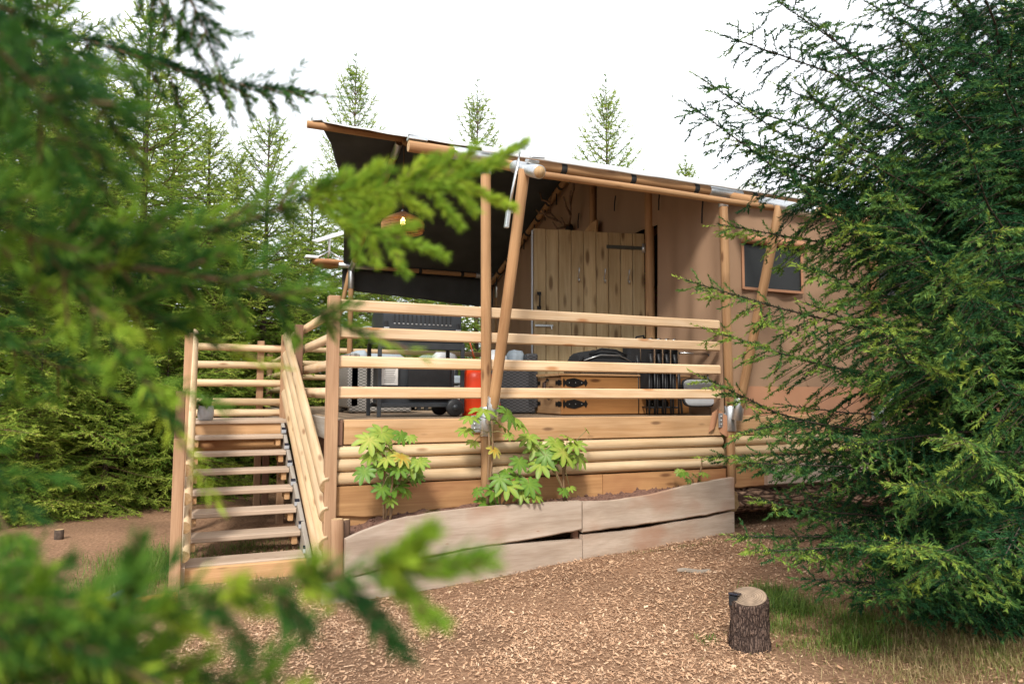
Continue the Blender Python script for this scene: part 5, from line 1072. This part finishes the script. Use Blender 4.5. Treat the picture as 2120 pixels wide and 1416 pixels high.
for kx in range(6):
    for ky in range(10): big_limb(atd(1800+70*kx+r.uniform(-40, 40), -70+140*ky+r.uniform(-50, 50), r.uniform(4.0, 5.2)), r.uniform(.0, .4) if ky < 7 else r.uniform(-.2, .1), age=r.uniform(.05, .25), tw=.24)  # inner fill limbs: darker needle colour paints the crown's deep shade
acc2 = Acc(78); z = .2
while z < H*.97:
    t = z/H; nb = 7; a0 = r.uniform(0, 6.28)
    for k in range(nb):
        az = a0+2*np.pi*k/nb+r.normal(0, .15); Lb = 2.5*(1-t)**.7*r.uniform(.8, 1.1)+.15; h = np.array([math.cos(az), math.sin(az), 0])
        tip = np.array(tuple(tb_))+UP*(z+Lb*np.interp(t, [0, .5, 1], [-.05, .2, .9]))+h*Lb
        if t < .62 and h @ np.array([-rt.x, -rt.y, 0]) > .62: continue        # that side is built branch by branch above
        far = (h @ np.array([fw0.x, fw0.y, 0]) > .3) or t > .65 or (h @ np.array([rt.x, rt.y, 0]) > .5)
        b = np.array([tb_.x, tb_.y, tb_.z+z]); pts = [b+(tip-b)*s+UP*(.14*(s**3-s)) for s in (0, .25, .5, .75, 1)]
        limb(acc2 if far else acc, pts, .018, .12 if far else .115, .32, .15, age=.2, start=.2, droop=.5, hang=.28, twigsp=.15 if far else .10)
    z += .38*r.uniform(.85, 1.15)
print('big shoots', len(acc.S), len(acc2.S))
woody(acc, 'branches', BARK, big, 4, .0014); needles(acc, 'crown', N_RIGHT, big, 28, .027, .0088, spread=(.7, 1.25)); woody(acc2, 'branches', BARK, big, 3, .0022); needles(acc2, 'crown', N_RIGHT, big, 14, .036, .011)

# the near spruce whose branches reach across the view from the left
nb_ = CAM+rt*-1.55+fw0*.75; nb_.z = gz(nb_.x, nb_.y)
near = thing('spruce_tree', 'near spruce whose soft out of focus branches reach across in front of the stairs', 'spruce tree', nb_)
trunkmesh('trunk', nb_-Vector((0, 0, .1)), nb_+Vector((0, 0, 5.5)), .10, .03, BARK, near)
acc = Acc(99); r = acc.r; acc.tr = .0012
def near_limb(P, tw=.16, sl=.075, sp=.05, age=.35, twigsp=.05, hang=.05, root=True, droop=.25, start=.0, roll=.9, simple=None):
    pts = [atd(*p) for p in P]
    if root:
        q = Vector((nb_.x, nb_.y, pts[0].z-.12)); pts = [q, q.lerp(pts[0], .6)+Vector((0, 0, .02))]+pts
    limb(acc, pts, .0035, sp, tw, sl, age=age, start=start if not root else max(start, .3), droop=droop, hang=hang, twigsp=twigsp, roll=roll, simple=simple)
def near_prong(P, age):
    X = [np.array(tuple(atd(*p))) for p in P]
    for a_, b_ in zip(X[:-1], X[1:]):
        n = max(1, int(np.linalg.norm(b_-a_)/.012))
        for k in range(n): shoot(acc, a_+(b_-a_)*k/n, norm(b_-a_), .016, age+acc.r.normal(0, .05))
        acc.wood.append((a_, b_, .0015))
NEARL = [
 ([(-60, 600, .50), (150, 540, .55), (330, 500, .60), (480, 470, .66), (637, 409, .72)], dict(simple=.05, age=.26, twigsp=.036, roll=.9)),
 ([(120, 560, .55), (260, 550, .57), (420, 570, .6), (540, 600, .62), (660, 650, .64)], dict(simple=.045, age=.28, root=False, twigsp=.036)),
 ([(-60, 20, .95), (100, 60, 1.0), (220, 95, 1.05), (340, 130, 1.1), (470, 170, 1.15), (590, 186, 1.2)], dict(simple=.085, age=.02, twigsp=.036, hang=.55, roll=.3, droop=.5)),  # low age here paints the branch's dark silhouette against the sky
 ([(-40, -20, .6), (60, 50, .62), (150, 140, .65), (210, 230, .68)], dict(tw=.10, sl=.06, age=.03, hang=.3)),
 ([(-60, 120, .55), (50, 180, .57), (120, 280, .6)], dict(tw=.11, sl=.06, age=.05, hang=.3)),
 ([(-80, 40, .45), (30, 110, .46), (90, 200, .48)], dict(tw=.11, sl=.055, age=.03, hang=.3)),
 ([(-60, 250, .7), (60, 330, .72), (150, 420, .75), (230, 500, .78)], dict(tw=.07, sl=.06, age=.1, hang=.3)),
 ([(360, -60, 1.0), (395, 0, 1.02), (425, 65, 1.04)], dict(simple=.05, age=.03, root=False)),
 ([(290, -60, 1.0), (330, 0, 1.02), (370, 60, 1.04)], dict(simple=.05, age=.03, root=False)),
 ([(-60, 430, .48), (60, 490, .5), (150, 580, .52), (220, 680, .53), (300, 790, .54)], dict(simple=.045, age=.38, hang=.2, twigsp=.032)),
 ([(60, 600, .55), (180, 600, .57), (270, 635, .58), (340, 665, .6)], dict(simple=.035, age=.3, root=False, hang=.0, twigsp=.034)),
 ([(-60, 700, .8), (40, 720, .82), (120, 760, .85)], dict(tw=.08, sl=.06, age=.1, hang=.3)),
 ([(-80, 1225, .42), (100, 1245, .40), (260, 1262, .385), (420, 1240, .375), (560, 1205, .37), (700, 1190, .365), (785, 1178, .365)], dict(simple=.026, sl=.022, age=.6, twigsp=.042, hang=.2)),
 ([(-80, 1330, .45), (80, 1330, .44), (240, 1350, .43), (400, 1400, .42), (560, 1450, .42)], dict(simple=.045, age=.32, twigsp=.028)),
 ([(-80, 1180, .5), (30, 1210, .48), (130, 1250, .47), (220, 1310, .46)], dict(simple=.035, age=.2, twigsp=.03)),
 ([(-80, 1400, .4), (80, 1390, .4), (220, 1430, .4)], dict(simple=.045, age=.4, twigsp=.026)),
 ([(-80, 1290, .36), (60, 1300, .36), (170, 1340, .36)], dict(simple=.04, age=.3, twigsp=.026)),
 ([(-60, 960, .55), (-20, 1020, .55), (15, 1100, .55)], dict(simple=.04, age=.25, hang=.2)),
]
for P, kw in NEARL: near_limb(P, **kw)
for P, ag in (([(785, 1178, .365), (840, 1140, .36), (885, 1105, .355)], .8), ([(785, 1178, .365), (840, 1140, .36), (885, 1105, .355)], .72), ([(785, 1178, .365), (900, 1175, .36), (1000, 1162, .355)], .75), ([(785, 1180, .365), (860, 1250, .37), (925, 1300, .375)], .7), ([(700, 1195, .37), (770, 1270, .375), (825, 1340, .38)], .12), ([(560, 1205, .37), (600, 1260, .375), (640, 1320, .38)], .2), ([(260, 1262, .385), (275, 1180, .38), (285, 1100, .375)], .55), ([(420, 1240, .375), (480, 1300, .38), (520, 1360, .385)], .25)): near_prong(P, ag)
PR3 = [([(637, 409), (727, 398), (818, 390), (883, 381), (934, 371), (1001, 341), (1086, 297)], 0.55), ([(637, 409), (713, 463)], 0.58), ([(713, 463), (801, 484)], 0.58), ([(727, 395), (778, 347)], 0.58), ([(761, 395), (809, 353)], 0.58), ([(818, 388), (874, 336)], 0.58), ([(849, 385), (900, 329)], 0.58), ([(886, 378), (934, 319)], 0.58), ([(919, 372), (984, 306)], 0.58), ([(934, 369), (1038, 338)], 0.58), ([(818, 395), (876, 436)], 0.58), ([(778, 395), (818, 415)], 0.58), ([(886, 384), (945, 463)], 0.58), ([(928, 374), (979, 432)], 0.58), ([(934, 372), (1056, 426)], 0.58), ([(852, 389), (925, 384)], 0.58), ([(801, 484), (914, 528)], 0.58), ([(789, 482), (854, 466)], 0.58), ([(795, 485), (839, 562)], 0.58), ([(761, 478), (784, 545)], 0.58), ([(733, 471), (801, 434)], 0.58), ([(691, 446), (739, 485)], 0.58), ([(713, 454), (767, 443)], 0.58), ([(676, 403), (716, 358)], 0.58), ([(662, 409), (713, 434)], 0.58), ([(699, 402), (747, 423)], 0.58), ([(637, 409), (676, 375)], 0.58), ([(727, 480), (744, 528)], 0.58), ([(691, 403), (756, 369)], 0.58), ([(741, 398), (795, 426)], 0.58)]
for P, ag in PR3: near_prong([(x, y, .72+.10*(x-640)/440) for x, y in P], ag+.24+r.normal(0, .08))
z = 2.4
while z < 5.4:
    for k in range(5):
        az = r.uniform(0, 6.28); Lb = 1.2*(1-(z-2.2)/3.6)+.1; h = np.array([math.cos(az), math.sin(az), 0]); b = np.array([nb_.x, nb_.y, nb_.z+z])
        if h @ np.array([rt.x, rt.y, 0]) > .3 and z < 3.0: continue
        limb(acc, [b, b+h*Lb*.5+UP*.05, b+h*Lb+UP*.12], .012, .09, .25, .09, age=.2, start=.2, twigsp=.12)
    z += .35
print('near shoots', len(acc.S))
woody(acc, 'branches', TWIG, near, 5, .0013); needles(acc, 'crown', N_NEAR, near, 54, .0185, .0022, diamond=True)
